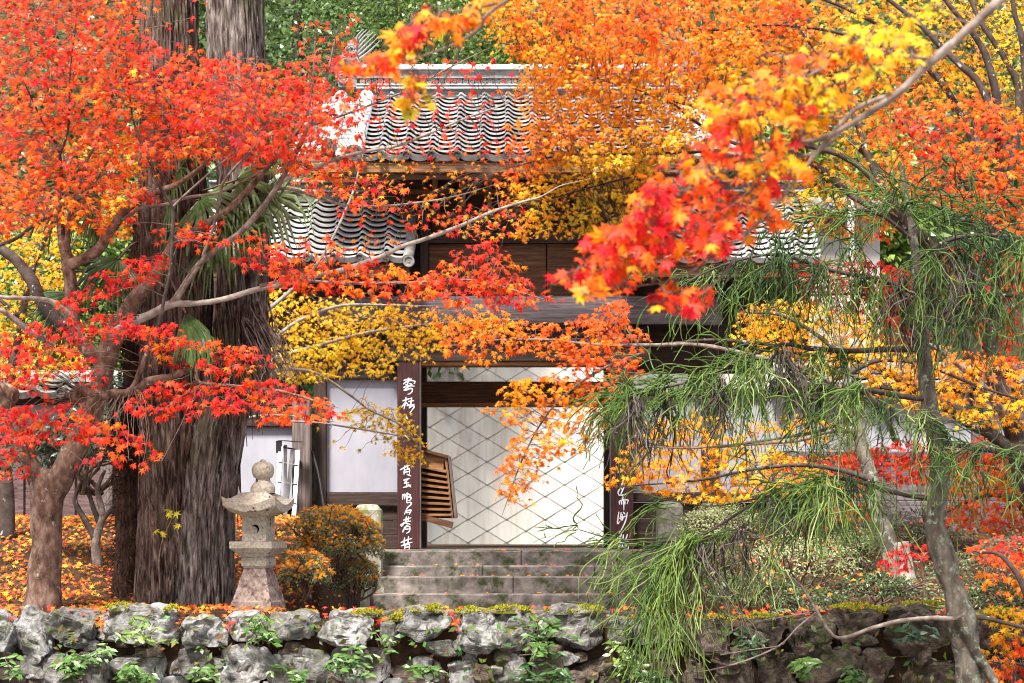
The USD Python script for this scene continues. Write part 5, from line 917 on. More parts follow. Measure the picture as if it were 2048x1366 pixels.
# ------------------------------------------------------------------ windmill palm between the maple and the cedar
pm = thing('fan_palm', 'shaggy brown fan palm squeezed between the left maple and the cedar', 'palm tree')
YP = 15.75
v, f = tube([(*P(252, 1240, YP), .13), (*P(256, 1100, YP), .11), (*P(262, 950, YP), .105), (*P(272, 800, YP), .115), (*P(280, 640, YP), .115), (*P(290, 480, YP), .12), (*P(300, 420, YP), .10)], 20, 90, .9, 6)
obj('trunk', (v, f), MATS['palm_fibre'], pm, smooth=True)
q = np.random.default_rng(8); n = 2200; h = q.uniform(0, 1, n); a = q.uniform(0, 2 * np.pi, n)
cx = np.interp(h, [0, .5, 1], [Xp(252, YP), Xp(266, YP), Xp(296, YP)]); cz = Zp(1240, YP) + h * (Zp(440, YP) - Zp(1240, YP)); ro = np.stack([np.cos(a), np.sin(a), 0 * a], -1)
base = np.stack([cx, np.full(n, YP), cz], -1) + ro * .105; end = base + ro * q.uniform(.02, .09, (n, 1)) + np.stack([q.normal(0, .05, n), q.normal(0, .05, n), q.normal(-.03, .07, n)], -1)
obj('fibres', tubes(np.stack([base, (base + end) / 2 + q.normal(0, .012, (n, 3)), end], 1), np.tile([.004, .003, .0015], (n, 1)), 3), MATS['palm_fibre'], pm, kind='stuff')
for k, (px, py) in enumerate(((258, 700), (272, 790), (268, 850), (262, 885), (284, 560))):
    a = q.uniform(0, 2 * np.pi, 60); c = P(px, py, YP); ro = np.stack([np.cos(a), np.sin(a) - .3, 0 * a + .1], -1)
    pl = np.stack([c + ro * .09, c + ro * .15 + [0, 0, .03], c + ro * .2 + np.stack([q.normal(0, .03, 60), q.normal(0, .03, 60), q.uniform(-.12, .02, 60)], -1)], 1); obj('leaf_sheath', tubes(pl, np.tile([.012, .008, .003], (60, 1)), 3), MATS['palm_fibre'], pm)
def palm_frond(root, hub, face, spread, n, L, seed, col):
    q = np.random.default_rng(seed); ax = unit(hub - root); face = unit(face - (face @ ax) * ax); side = np.cross(ax, face); segs = []; cols = []
    for k in range(n):
        a = (k / (n - 1) - .5) * spread; dr = ax * math.cos(a) + side * math.sin(a); l = L * (1 - .25 * abs(a) / spread * 2) * q.uniform(.88, 1.06); w = .021
        p = [hub + dr * l * s + np.array([0, 0, -1]) * l * (.14 * s + .36 * s ** 3) * (1.3 if q.random() < .4 else .7) for s in (.05, .35, .65, .85, 1)]
        sd = unit(np.cross(dr, face))
        for m in range(4):
            wa, wb = w * (.5, 1, .9, .5)[m], w * (1, .9, .5, .05)[m]
            b = len(segs) * 0; segs.append((np.array([p[m] - sd * wa, p[m] + face * .010, p[m] + sd * wa, p[m + 1] - sd * wb, p[m + 1] + face * .010, p[m + 1] + sd * wb]), np.array([(0, 1, 4), (0, 4, 3), (1, 2, 5), (1, 5, 4)])))
            cols.append(np.tile(np.array(col) * q.uniform(.7, 1.3), (6, 1)))
    v, f = cat_meshes(segs)
    fr = obj('frond', (v, f), MATS['palm_leaf'], pm, tint=np.vstack(cols))
    pl = np.array([resample([root, (root + hub) / 2 + [0, 0, .05], hub], 6)]); obj('petiole', tubes(pl, np.full((1, 6), .010), 5), MATS['bark_twig'], fr)
top = P(298, 430, YP)
for k, (px, py, dY, sp, L, col) in enumerate(((345, 350, -.5, 3.4, .62, (.05, .10, .02)), (400, 400, -.75, 3.4, .66, (.07, .12, .03)), (475, 360, -.8, 3.2, .62, (.09, .15, .04)), (520, 390, -.7, 2.6, .66, (.20, .27, .12)), (430, 470, -.9, 3.0, .55, (.06, .11, .025)), (200, 390, -.4, 3.4, .6, (.04, .085, .018)), (130, 360, -.3, 3.4, .62, (.045, .09, .02)), (235, 520, -.5, 2.8, .55, (.04, .08, .018)), (372, 628, -1.2, .9, .58, (.05, .085, .02)), (330, 300, .4, 3.2, .6, (.035, .07, .015)), (455, 435, -.85, 2.8, .62, (.11, .17, .05)), (150, 590, -.4, 2.0, .5, (.06, .12, .03)))):
    hub = P(px, py, YP + dY); palm_frond(top + [0, 0, -.03 * k], hub, np.array([.1, -.9, .5]), sp, 26, L, 50 + k, col)
dry = P(520, 660, YC - .45); n = 70
pl = np.stack([np.stack([dry + [q.normal(0, .08), 0, q.normal(0, .1)]] * 3) + np.array([[0, 0, 0], [.09, -.04, -.16], [.20, -.02, -.42]]) * q.uniform(.5, 1.2, (3, 1)) + q.normal(0, .02, (3, 3)) for _ in range(n)])
obj('dry_frond', tubes(np.stack([resample(p, 6) for p in pl]), np.tile(np.linspace(.005, .002, 6), (n, 1)), 3), MATS['bark_branch'], pm)

# ------------------------------------------------------------------ weeping thread-leaf conifer on the right
wc = thing('weeping_conifer', 'weeping thread-leaf conifer with lichen covered leaning trunk in front of the right wall', 'conifer')
YT = 12.9
q = np.random.default_rng(41)
def wlimb(rows, Y0, Y1=None, name='branch', m='bark_dark', rough=.6, sides=9):
    Y1 = Y0 if Y1 is None else Y1; n_ = len(rows); pts = [(*P(px, py, Y0 + (Y1 - Y0) * k / (n_ - 1)), r_ * (.72 if name == 'branch' else 1) * Y0 / F) for k, (px, py, r_) in enumerate(rows)]
    obj(name, tube(pts, 18 if name == 'trunk' else sides, 9 * n_, rough, int(abs(rows[0][0])) % 50), MATS[m], wc, smooth=60)
wlimb([(1975, 1720, 40), (1962, 1500, 37), (1942, 1366, 28), (1930, 1270, 26), (1908, 1180, 23), (1890, 1120, 24), (1870, 1060, 24), (1874, 1010, 21), (1882, 950, 19), (1872, 880, 19), (1858, 800, 17), (1848, 720, 15), (1842, 640, 13), (1836, 560, 11), (1826, 470, 8), (1815, 400, 7), (1800, 330, 4)], YT, YT, 'trunk', 'bark_lichen', .75)
wlimb([(1915, 1235, 16), (1940, 1280, 14), (1968, 1330, 14), (2000, 1390, 13), (2040, 1500, 12)], YT - .12, YT - .1, 'branch', 'bark_lichen')
wlimb([(1905, 1238, 7), (1860, 1236, 6.5), (1800, 1242, 6), (1745, 1256, 5.5), (1700, 1272, 5), (1672, 1274, 4.5), (1650, 1250, 4.5), (1630, 1215, 4.2), (1600, 1170, 3.4), (1560, 1140, 2.6), (1520, 1110, 1.6)], YT - .1, YT - .2, m='bark_branch')
wlimb([(1925, 1240, 8), (1965, 1235, 7), (2010, 1246, 6), (2060, 1258, 5)], YT, YT - .1); wlimb([(1632, 1225, 2.4), (1595, 1255, 2.4), (1560, 1290, 2.4), (1500, 1318, 2.2), (1430, 1338, 1.8), (1350, 1350, 1.2)], YT - .2, YT - .3, m='bark_branch')
wlimb([(1625, 1225, 1.8), (1560, 1235, 1.6), (1490, 1250, 1.3), (1420, 1285, 1)], YT - .2, YT - .1, m='bark_branch'); wlimb([(1560, 1292, 1.5), (1500, 1300, 1.3), (1440, 1310, 1)], YT - .25, YT - .25, m='bark_branch')
LIMBS = [[(1845, 700, 9), (1780, 698, 8), (1700, 702, 7.5), (1620, 696, 6.5), (1560, 690, 5.5), (1480, 720, 4.5), (1390, 760, 3.5), (1260, 790, 2.4)], [(1860, 800, 8), (1790, 790, 8), (1720, 780, 7), (1650, 800, 5), (1600, 790, 4)],
         [(1735, 805, 6), (1690, 840, 5.5), (1640, 862, 5), (1560, 876, 4.2), (1480, 888, 3.6), (1390, 896, 2.8), (1300, 894, 1.8)], [(1838, 590, 8), (1760, 560, 7), (1660, 540, 5.5), (1560, 510, 4.5), (1480, 520, 3.4), (1400, 550, 2.4), (1340, 590, 1.5)],
         [(1832, 520, 7), (1900, 480, 6), (1980, 470, 5), (2080, 480, 4)], [(1872, 880, 9), (1940, 895, 8), (2010, 905, 7), (2090, 920, 6)], [(1826, 480, 6), (1760, 430, 5), (1690, 420, 4), (1600, 440, 3), (1540, 450, 2)], [(1840, 620, 7), (1920, 600, 6), (2000, 590, 5), (2080, 600, 4)],
         [(1870, 1000, 8), (1790, 985, 6.5), (1720, 965, 6), (1660, 955, 5.5), (1600, 970, 5), (1520, 1000, 4.4), (1440, 1050, 4), (1390, 1075, 3.4), (1310, 1085, 2.6), (1240, 1082, 2), (1160, 1060, 1.4)], [(1560, 985, 3), (1500, 1000, 2.6), (1420, 1012, 2), (1330, 1000, 1.4)], [(1790, 880, 8), (1770, 830, 9), (1745, 800, 8), (1720, 770, 7)]]
for k, l in enumerate(LIMBS): wlimb(l, YT, YT - .25 - .05 * (k % 4), m='bark_dark' if k not in (2, 10) else ('bark_branch' if k == 2 else 'bark_lichen'))
GREEN = [(.035, .075, .010), (.065, .12, .014), (.115, .18, .025)]; LIGHT = [(.085, .145, .02), (.15, .21, .04), (.23, .28, .085)]; DARK = [(.015, .034, .010), (.035, .07, .015), (.06, .11, .02)]; DEAD = [(.025, .016, .013), (.065, .045, .036), (.12, .09, .075)]
def tuft(px, py, n, L, ang, spread, cols, Y=None, grav=.9, label=None, r0=.0043, side=2, dens=.62):
    """a spray of cord-like shoots from one point; ang is the mean direction in the picture plane in degrees (0 right, 90 up)"""
    Y = Y or YT - .3 + q.uniform(-.3, .25); c = P(px, py, Y); sc = Y / F; lines, cl = [], []; n = max(3, int(n * (dens * .82 if py > 900 else dens * 1.25)))
    for _ in range(n):
        a = math.radians(ang + q.normal(0, spread)); out = q.normal(-.15, .45); d0 = unit(np.array([math.cos(a), out, math.sin(a)])); l = L * sc * q.uniform(.55, 1.15); k = 12; p = c + q.normal(0, .03, 3); pts = [p]; d = d0.copy(); wob = q.normal(0, .30, 3)
        g = grav * q.uniform(.2, 1.5)
        for s in range(k - 1):
            d = unit(d + np.array([0, 0, -g / k * 1.6]) + wob * math.sin(s * q.uniform(.6, 1.1)) * .9 + q.normal(0, .15, 3)); p = p + d * l / (k - 1); pts.append(p)
        lines.append(np.array(pts)); cc = np.array(cols[q.choice(3, p=(.3, .45, .25))]) * q.uniform(.8, 1.2); cl.append(cc)
        for _ in range(q.integers(0, side + 1)):
            s = q.integers(2, k - 3); p = pts[s]; d2 = unit((pts[s + 1] - pts[s]) / (l / k) + q.normal(0, .55, 3)); pp = [p]; l2 = l * q.uniform(.15, .4)
            for _ in range(k - 1):
                d2 = unit(d2 + np.array([0, 0, -g / k * 1.4]) + q.normal(0, .05, 3)); p = p + d2 * l2 / (k - 1); pp.append(p)
            lines.append(np.array(pp)); cl.append(cc * q.uniform(.85, 1.25))
    Ln = np.stack(lines); m = len(Ln); rr = np.linspace(1, .55, 12)[None] * q.uniform(.7, 1.25, (m, 1)) * r0 * (1 + .38 * q.normal(0, 1, (m, 12)).clip(-1.3, 1.6))
    v, f = tubes(Ln, rr, 4); obj('spray', (v, f), MATS['thread_leaf'], wc, smooth=True, tint=np.repeat(np.array(cl), 48, 0) * np.tile(np.repeat(np.linspace(.85, 1.15, 12), 4), m)[:, None], label=label)
T = tuft
# left-hand fan hanging across the right gate post
T(1260, 792, 55, 165, 200, 28, GREEN); T(1265, 795, 40, 150, 250, 22, GREEN); T(1270, 800, 45, 170, 268, 14, DEAD, label='hanging brown dead shoots'); T(1260, 785, 22, 120, 150, 25, GREEN, grav=.6)
T(1340, 760, 40, 160, 190, 25, GREEN); T(1350, 775, 38, 150, 262, 20, LIGHT); T(1330, 790, 28, 150, 265, 14, DEAD, label='hanging brown dead shoots'); T(1420, 745, 42, 170, 200, 25, GREEN); T(1430, 760, 36, 170, 262, 18, LIGHT); T(1440, 770, 34, 160, 270, 14, DEAD, label='hanging brown dead shoots')
T(1500, 715, 45, 190, 215, 28, GREEN); T(1520, 720, 40, 200, 258, 20, LIGHT); T(1560, 700, 40, 180, 240, 40, GREEN); T(1570, 705, 36, 160, 268, 16, DEAD, label='hanging brown dead shoots'); T(1640, 705, 36, 170, 230, 45, LIGHT); T(1690, 710, 34, 150, 262, 30, GREEN); T(1300, 890, 8, 120, 190, 20, GREEN)
# upper net of shoots
for px, py, n_, L_, a_, s_, c_ in ((1380, 560, 22, 150, 205, 35, GREEN), (1420, 545, 22, 140, 250, 30, LIGHT), (1480, 525, 30, 150, 215, 40, DARK), (1500, 530, 34, 170, 262, 25, GREEN), (1560, 512, 32, 160, 200, 60, DARK), (1570, 515, 36, 180, 265, 25, GREEN), (1640, 538, 34, 160, 220, 55, DARK), (1650, 540, 36, 190, 262, 25, LIGHT), (1720, 552, 36, 180, 240, 50, GREEN), (1760, 560, 36, 190, 265, 25, LIGHT), (1800, 560, 40, 200, 268, 22, DEAD), (1840, 560, 46, 190, 272, 20, DEAD), (1890, 500, 40, 220, 268, 20, DEAD), (1860, 520, 34, 200, 290, 40, GREEN), (1920, 490, 36, 190, 300, 40, DARK), (1960, 475, 36, 200, 268, 35, GREEN), (2010, 475, 36, 190, 262, 45, DARK), (2050, 480, 30, 190, 255, 40, LIGHT),
                                (1620, 435, 22, 160, 190, 40, DARK), (1690, 422, 26, 160, 200, 60, GREEN), (1760, 432, 26, 170, 160, 60, GREEN), (1800, 420, 26, 190, 60, 60, GREEN), (1830, 400, 22, 190, 40, 50, GREEN), (1780, 400, 18, 190, 120, 40, GREEN), (1900, 440, 26, 200, 30, 60, DARK), (1960, 450, 24, 180, 80, 50, GREEN), (1910, 600, 36, 190, 262, 35, DARK), (1990, 592, 34, 180, 250, 40, GREEN), (2050, 600, 30, 180, 260, 40, DARK), (1720, 480, 26, 170, 220, 70, DARK), (1550, 460, 20, 150, 200, 45, DARK), (1940, 540, 30, 180, 268, 22, DEAD)):
    T(px, py, n_, L_, a_, s_, c_, label='hanging brown dead shoots' if c_ is DEAD else None)
# middle and right
for px, py, n_, L_, a_, s_, c_ in ((1720, 770, 34, 170, 225, 40, GREEN), (1700, 790, 30, 160, 262, 25, LIGHT), (1650, 800, 30, 150, 240, 40, DARK), (1780, 790, 28, 150, 265, 30, DARK), (1850, 830, 26, 160, 215, 50, LIGHT), (1880, 850, 22, 180, 330, 30, DARK), (1960, 895, 36, 170, 200, 60, DARK), (2010, 905, 34, 170, 340, 50, DARK), (2050, 912, 26, 150, 260, 50, GREEN), (1840, 820, 20, 150, 268, 22, DEAD), (1870, 900, 26, 200, 300, 25, GREEN), (1600, 790, 24, 150, 258, 25, GREEN), (1500, 890, 8, 110, 262, 25, DARK)):
    T(px, py, n_, L_, a_, s_, c_, label='hanging brown dead shoots' if c_ is DEAD else None)
# the big tuft low in the centre
T(1650, 960, 60, 180, 185, 30, GREEN); T(1640, 965, 60, 190, 235, 32, GREEN); T(1655, 965, 55, 190, 275, 28, LIGHT); T(1670, 960, 34, 170, 330, 30, GREEN); T(1600, 985, 40, 170, 205, 28, GREEN); T(1610, 990, 40, 170, 258, 24, DEAD, label='hanging brown dead shoots'); T(1700, 965, 36, 170, 268, 26, DARK); T(1740, 970, 30, 170, 300, 30, GREEN); T(1560, 985, 36, 160, 180, 26, GREEN)
# the pale tuft low on the left
T(1400, 1075, 55, 210, 190, 20, GREEN); T(1380, 1080, 70, 260, 235, 22, LIGHT); T(1370, 1085, 70, 280, 258, 16, LIGHT); T(1400, 1090, 34, 270, 266, 14, DEAD, label='hanging brown dead shoots'); T(1430, 1085, 26, 220, 262, 18, DEAD, label='hanging brown dead shoots'); T(1330, 1120, 55, 250, 240, 16, GREEN); T(1310, 1180, 55, 220, 245, 16, GREEN); T(1340, 1200, 40, 200, 255, 12, LIGHT); T(1460, 1060, 36, 160, 210, 26, GREEN); T(1480, 1050, 36, 190, 262, 20, DEAD, label='hanging brown dead shoots'); T(1500, 1130, 36, 150, 235, 28, LIGHT); T(1540, 1120, 30, 140, 265, 25, LIGHT); T(1330, 1005, 20, 140, 190, 18, GREEN); T(1240, 1084, 16, 130, 160, 16, GREEN, grav=.3); T(1235, 1085, 18, 150, 215, 22, LIGHT); T(1160, 1062, 10, 110, 165, 18, GREEN, grav=.2); T(1320, 1090, 30, 200, 200, 16, GREEN, grav=.7)

# ------------------------------------------------------------------ shrubs and plants
def bush(name, label, cat_, c, R, n, size, cols, stems, seed, tpl=OVAL, mt='green_leaf', extra=None, n_parts=0, stem_r=.010, shell=.55):
    t = thing(name, label, cat_); q = np.random.default_rng(seed); c = np.asarray(c, float); R = np.asarray(R, float); tw = []
    for k in range(stems):
        a = q.uniform(0, 2 * np.pi); e = c + np.array([math.cos(a), math.sin(a), q.uniform(.1, .8)]) * R * q.uniform(.5, .95); b = c + [q.normal(0, .1) * R[0], q.normal(0, .1) * R[1], -R[2] * 1.02]; mid = (b + e) / 2 + q.normal(0, .16, 3) * R
        pl = resample([b, mid, e], 8); tw.append(pl)
        for _ in range(2): e2 = e + q.normal(0, .35, 3) * R; tw.append(resample([pl[4], (pl[4] + e2) / 2 + q.normal(0, .08, 3) * R, e2], 8))
    obj('stems', tubes(np.stack(tw), np.linspace(stem_r, stem_r * .3, 8)[None] * q.uniform(.6, 1.3, (len(tw), 1)), 5), MATS['bark_twig'], t, smooth=True)
    d = unit(q.normal(size=(n, 3))); d[:, 2] = np.where(d[:, 2] < -.35, -d[:, 2], d[:, 2]); lump = .78 + .45 * meshkit.fbm(d * 2.6 + seed, 3, seed)
    pos = c + d * R * (lump * q.uniform(shell ** 3, 1, n) ** (1 / 3))[:, None]; gap = meshkit.fbm(pos * 5 / R.mean() * .5 + seed, 2, seed + 2) > .40; pos, d = pos[gap], d[gap]; n = len(pos)
    V = place_leaves(tpl, pos, q.uniform(*size, n), d * .5 + [0, -.35, .7] + q.normal(0, .4, (n, 3)), d + q.normal(0, .6, (n, 3)) + [0, 0, .1])
    tt = q.uniform(0, 1, (n, 1)); col = np.array(cols[0]) * (1 - tt) + np.array(cols[1]) * tt
    o = np.argsort(pos[:, 1]); nearest, rest = o[:n_parts], o[n_parts:]; k = len(tpl[0])
    for i in nearest: obj('leaf', (V[i], tpl[1]), MATS[mt], t, tint=np.repeat(col[i:i + 1], k, 0))
    if len(rest):
        v, f = joined(V[rest], tpl[1]); obj('foliage', (v, f), MATS[mt], t, tint=np.repeat(col[rest], k, 0), kind='stuff')
    if extra: extra(t, pos, d, q)
    return t
def caught(n, lo, hi):
    def g(t, pos, d, q):
        up = np.nonzero(d[:, 2] > -.15)[0]; i = q.choice(up, n); k = len(MAPLE[0])
        V = place_leaves(MAPLE, pos[i] + d[i] * .02 + [0, 0, .012], q.uniform(.026, .04, n), q.normal(0, .5, (n, 3)) + [0, -.5, .8], q.normal(size=(n, 3))); v, f = joined(V, MAPLE[1])
        obj('caught_leaves', (v, f), MATS['fallen_leaf'], t, tint=np.repeat(autumn(q.uniform(lo, hi, n)) * .85, k, 0), kind='stuff')
    return g
OL = ((.08, .095, .028), (.36, .36, .16))
bush('azalea_bush', 'olive azalea bush covered in fallen yellow leaves between the lantern and the steps', 'bush', P(664, 1084, 16.6) + [0, 0, -.02], (.47, .5, .33), 9500, (.020, .038), OL, 16, 3, extra=caught(1500, .56, 1.0))
bush('azalea_bush', 'low azalea bush sprinkled with orange leaves at the foot of the lantern', 'bush', P(610, 1150, 15.6), (.22, .3, .20), 2600, (.020, .036), OL, 8, 4, extra=caught(420, .5, .95))
bush('azalea_bush', 'sparse azalea bush beside the kerb of the steps strewn with orange leaves', 'bush', P(705, 1160, 16.8), (.24, .35, .22), 2600, (.020, .036), OL, 10, 5, extra=caught(150, .5, .9))
PA = ((.13, .15, .04), (.38, .41, .20))
bush('clipped_shrub', 'pale green clipped shrub beside the stone post behind the conifer', 'bush', P(1445, 1055, 19.5), (.46, .5, .27), 4200, (.016, .032), PA, 10, 6)
bush('clipped_shrub', 'low pale green shrub in the middle of the right bank', 'bush', P(1600, 1130, 16.2), (.50, .5, .26), 2600, (.018, .034), PA, 12, 7, extra=caught(30, .1, .8))
bush('clipped_shrub', 'olive rounded shrub left of the small crimson sapling', 'bush', P(1715, 1110, 17.2), (.38, .4, .25), 2400, (.018, .034), ((.06, .075, .02), (.25, .27, .11)), 10, 8)
bush('clipped_shrub', 'dark olive shrub right of the leaning conifer trunk', 'bush', P(1985, 1150, 16.4), (.38, .4, .34), 2800, (.018, .034), ((.04, .05, .015), (.18, .19, .07)), 12, 9, extra=caught(40, .1, .9))
bush('clipped_shrub', 'small shrub at the right edge below the red sprays', 'bush', P(2080, 1110, 17.5), (.4, .4, .35), 1500, (.018, .034), ((.05, .06, .018), (.22, .24, .09)), 8, 10)
DG = ((.018, .035, .010), (.09, .13, .035))
bush('low_shrub', 'dark green low shrub just above the brown boulders left of the leaning trunk', 'bush', P(1755, 1178, 15.2), (.34, .35, .15), 1900, (.022, .042), DG, 10, 31, extra=caught(24, .05, .8))
bush('low_shrub', 'dark green low shrub behind the hanging dead shoots of the conifer', 'bush', P(1500, 1185, 15.4), (.42, .4, .19), 2300, (.022, .042), DG, 10, 32, extra=caught(30, .1, .8))
bush('low_shrub', 'dark green shrub between the pale clipped shrubs on the right bank', 'bush', P(1650, 1085, 18.4), (.5, .4, .22), 2200, (.022, .042), DG, 10, 33, extra=caught(30, .05, .7))
bush('low_shrub', 'dark green shrub behind the pale stump', 'bush', P(1820, 1080, 18.6), (.5, .4, .20), 2000, (.022, .042), DG, 10, 34, extra=caught(40, .05, .5))
bush('low_shrub', 'dark green shrub at the right edge above the wall top', 'bush', P(2010, 1195, 15.0), (.36, .35, .16), 1800, (.022, .042), DG, 10, 35, extra=caught(40, .05, .9))
bush('low_shrub', 'dark green shrub hugging the wall top under the conifer tuft', 'bush', P(1620, 1205, 14.9), (.34, .3, .12), 1600, (.02, .04), DG, 10, 36, extra=caught(20, .05, .9))
bush('variegated_shrub', 'white flecked shrub in front of the white wall right of the gate', 'bush', P(1560, 955, 20.0), (.42, .4, .32), 2000, (.022, .04), ((.07, .12, .03), (.60, .64, .50)), 8, 11)
bush('variegated_shrub', 'larger white flecked shrub behind the crimson leaves by the right wall', 'bush', P(1690, 930, 20.6), (.55, .4, .36), 2400, (.022, .04), ((.07, .12, .03), (.60, .64, .50)), 8, 12)
bush('hedge', 'dark low hedge at the foot of the right boundary wall', 'hedge', P(1850, 1065, 20.5), (1.3, .5, .28), 3000, (.02, .04), ((.02, .03, .01), (.08, .09, .03)), 14, 13)
CAM = ((.010, .028, .012), (.035, .075, .03))
bush('camellia', 'dark glossy camellia with bare crooked stems between the left maple and the palm', 'camellia', P(185, 900, 17.0), (.52, .5, .40), 1700, (.05, .085), CAM, 12, 14, stem_r=.02)
bush('camellia', 'dark camellia foliage behind the left fork of the maple', 'camellia', P(75, 925, 17.4), (.40, .4, .34), 900, (.05, .085), CAM, 6, 15, stem_r=.02)
bush('camellia', 'dark camellia crown between the palm and the tiled wall', 'camellia', P(235, 815, 18.2), (.30, .4, .36), 800, (.05, .08), CAM, 6, 16, stem_r=.02)
cs = thing('crooked_shrub', 'bare crooked grey shrub stems under the camellia left of the palm', 'shrub')
for rows in ([(195, 1130, 11), (192, 1080, 9), (205, 1030, 7), (195, 980, 5), (210, 940, 3)], [(196, 1090, 7), (170, 1040, 6), (150, 1000, 5), (165, 960, 3)], [(200, 1050, 6), (185, 1010, 5), (175, 965, 4), (200, 935, 2)], [(205, 1040, 5), (235, 1000, 4), (225, 960, 3), (240, 930, 2)]):
    obj('stem', tube([(*P(a, b, 16.9), r_ * 16.9 / F) for a, b, r_ in rows], 8, 26, .5, 3), MATS['bark_branch' if rows[0][2] > 10 else 'bark_dark'], cs, smooth=60)
stp = thing('tree_stump', 'pale grey cut stump on the right bank under the crimson sapling', 'stump')
v, f = tube([(*P(1812, 1170, 16.2), .085), (*P(1812, 1140, 16.2), .075), (*P(1808, 1110, 16.2), .066), (*P(1804, 1084, 16.2), .062)], 14, 24, .5, 3); obj('wood', (v, f), MATS['bark_pale'], stp, smooth=50)
# plants rooted in the wall
def wall_plant(px, py, w, h, n, label, seed, size=(.05, .085), cols=((.03, .08, .012), (.11, .22, .04)), Y=13.72, name='wall_plant'):
    t = thing(name, label, 'plant'); q = np.random.default_rng(seed); b = P(px, py + h * .6, 13.98); sc = Y / F; tw, V, C = [], [], []
    for _ in range(max(4, n // 7)):
        e = P(px + q.normal(0, .42) * w, py + q.uniform(-.9, .8) * h, Y + q.uniform(-.12, .14)); m = (b + e) / 2 + [q.normal(0, .03), -.07, .05 + q.normal(0, .03)]; pl = resample([b + [q.normal(0, .35) * w * sc, 0, q.normal(0, .2) * h * sc], m, e], 8); tw.append(pl)
        for j in range(7):
            s = pl[2 + min(5, j)] + q.normal(0, .008, 3); tip = unit(np.array([(-1) ** j * q.uniform(.4, 1), -.35 + q.normal(0, .3), q.normal(-.1, .35)])); V.append(place_leaves(OVAL, s[None], q.uniform(*size, 1), np.array([[q.normal(0, .3), -.62, .75 + q.normal(0, .25)]]), tip[None])[0]); u_ = q.uniform(0, 1); C.append(np.array(cols[0]) * (1 - u_) + np.array(cols[1]) * u_)
    obj('stems', tubes(np.stack(tw), np.tile(np.linspace(.005, .002, 8), (len(tw), 1)), 4), MATS['bark_twig'], t)
    for v, c in zip(V, C): obj('leaf', (v, OVAL[1]), MATS['green_leaf'], t, tint=np.tile(c, (8, 1)))
for k, (px, py, w, h, n, lb_, kw) in enumerate(((150, 1330, 52, 32, 80, 'bright green leafy plant at the lower left of the wall', {}), (205, 1310, 40, 22, 36, 'pale broad leaves left of the wall centre under the big flat boulder', dict(cols=((.08, .16, .05), (.22, .33, .13)))), (270, 1345, 56, 30, 80, 'dense green plant below the big flat boulder', {}), (285, 1270, 60, 26, 52, 'light yellow green leaves in front of the big flat boulder', dict(cols=((.10, .17, .04), (.26, .36, .10)))), (522, 1262, 42, 34, 96, 'round green shrublet under the stone lantern', dict(size=(.032, .06), cols=((.04, .11, .015), (.14, .28, .04)))), (690, 1320, 54, 40, 100, 'green shrublet with pale leaves left of the wall centre', {}), (775, 1290, 34, 30, 34, 'small light plant in the gap of the wall below the steps', dict(size=(.035, .06))), (1075, 1275, 60, 42, 120, 'bushy dark green plant right of the wall centre', dict(size=(.045, .075))), (1090, 1345, 70, 30, 90, 'dark green plant at the bottom edge right of the wall centre', dict(cols=((.015, .05, .01), (.06, .14, .03)))), (1250, 1320, 44, 40, 70, 'yellow green plant under the hanging conifer threads', dict(cols=((.06, .12, .015), (.2, .28, .05)))), (1300, 1355, 60, 22, 60, 'dark leaves at the bottom edge under the conifer tuft', dict(cols=((.015, .05, .01), (.07, .15, .03)))), (1500, 1285, 50, 30, 70, 'dark glossy leaves among dead twigs on the right wall', dict(cols=((.015, .045, .012), (.07, .13, .035)))), (1590, 1330, 46, 28, 40, 'light green leaves below the brown boulder', dict(size=(.06, .10), cols=((.06, .13, .02), (.18, .30, .06)))), (1830, 1268, 46, 14, 20, 'dark waxy leaves on the boulder left of the conifer trunk', dict(size=(.06, .10), cols=((.01, .035, .015), (.03, .08, .035)))), (30, 1330, 40, 30, 30, 'small leaves at the left bottom corner of the wall', {}), (420, 1350, 50, 18, 24, 'few green leaves in the wall left of the lantern', {}), (590, 1355, 46, 18, 26, 'low green leaves under the lantern at the bottom edge', {}), (870, 1350, 60, 18, 26, 'sparse leaves at the bottom of the wall centre', {}), (1700, 1350, 50, 16, 20, 'sparse leaves at the bottom right wall', {}))):
    wall_plant(px, py, w, h, n, lb_, 300 + k, **kw)
# young maple shoot with lime leaves in front of the cedar
yl = Maple('maple_seedling', 'thin seedling with lime green leaves in front of the cedar trunk', 'seedling', seed=37, ctrl=[(340, 1060, 1.22)], leaf=.05, n_parts=60, jit=.03)
yl.limb([(320, 1180, 1.4), (318, 1120, 1.3), (325, 1080, 1.1), (338, 1050, 1), (350, 1020, .8)], 14.7, name='stem'); yl.at(345, 1025, 18, 7, 14.6, 6); yl.at(315, 1066, 20, 5, 14.6, 6); yl.at(355, 1052, 10, 4, 14.6, 3); yl.done()

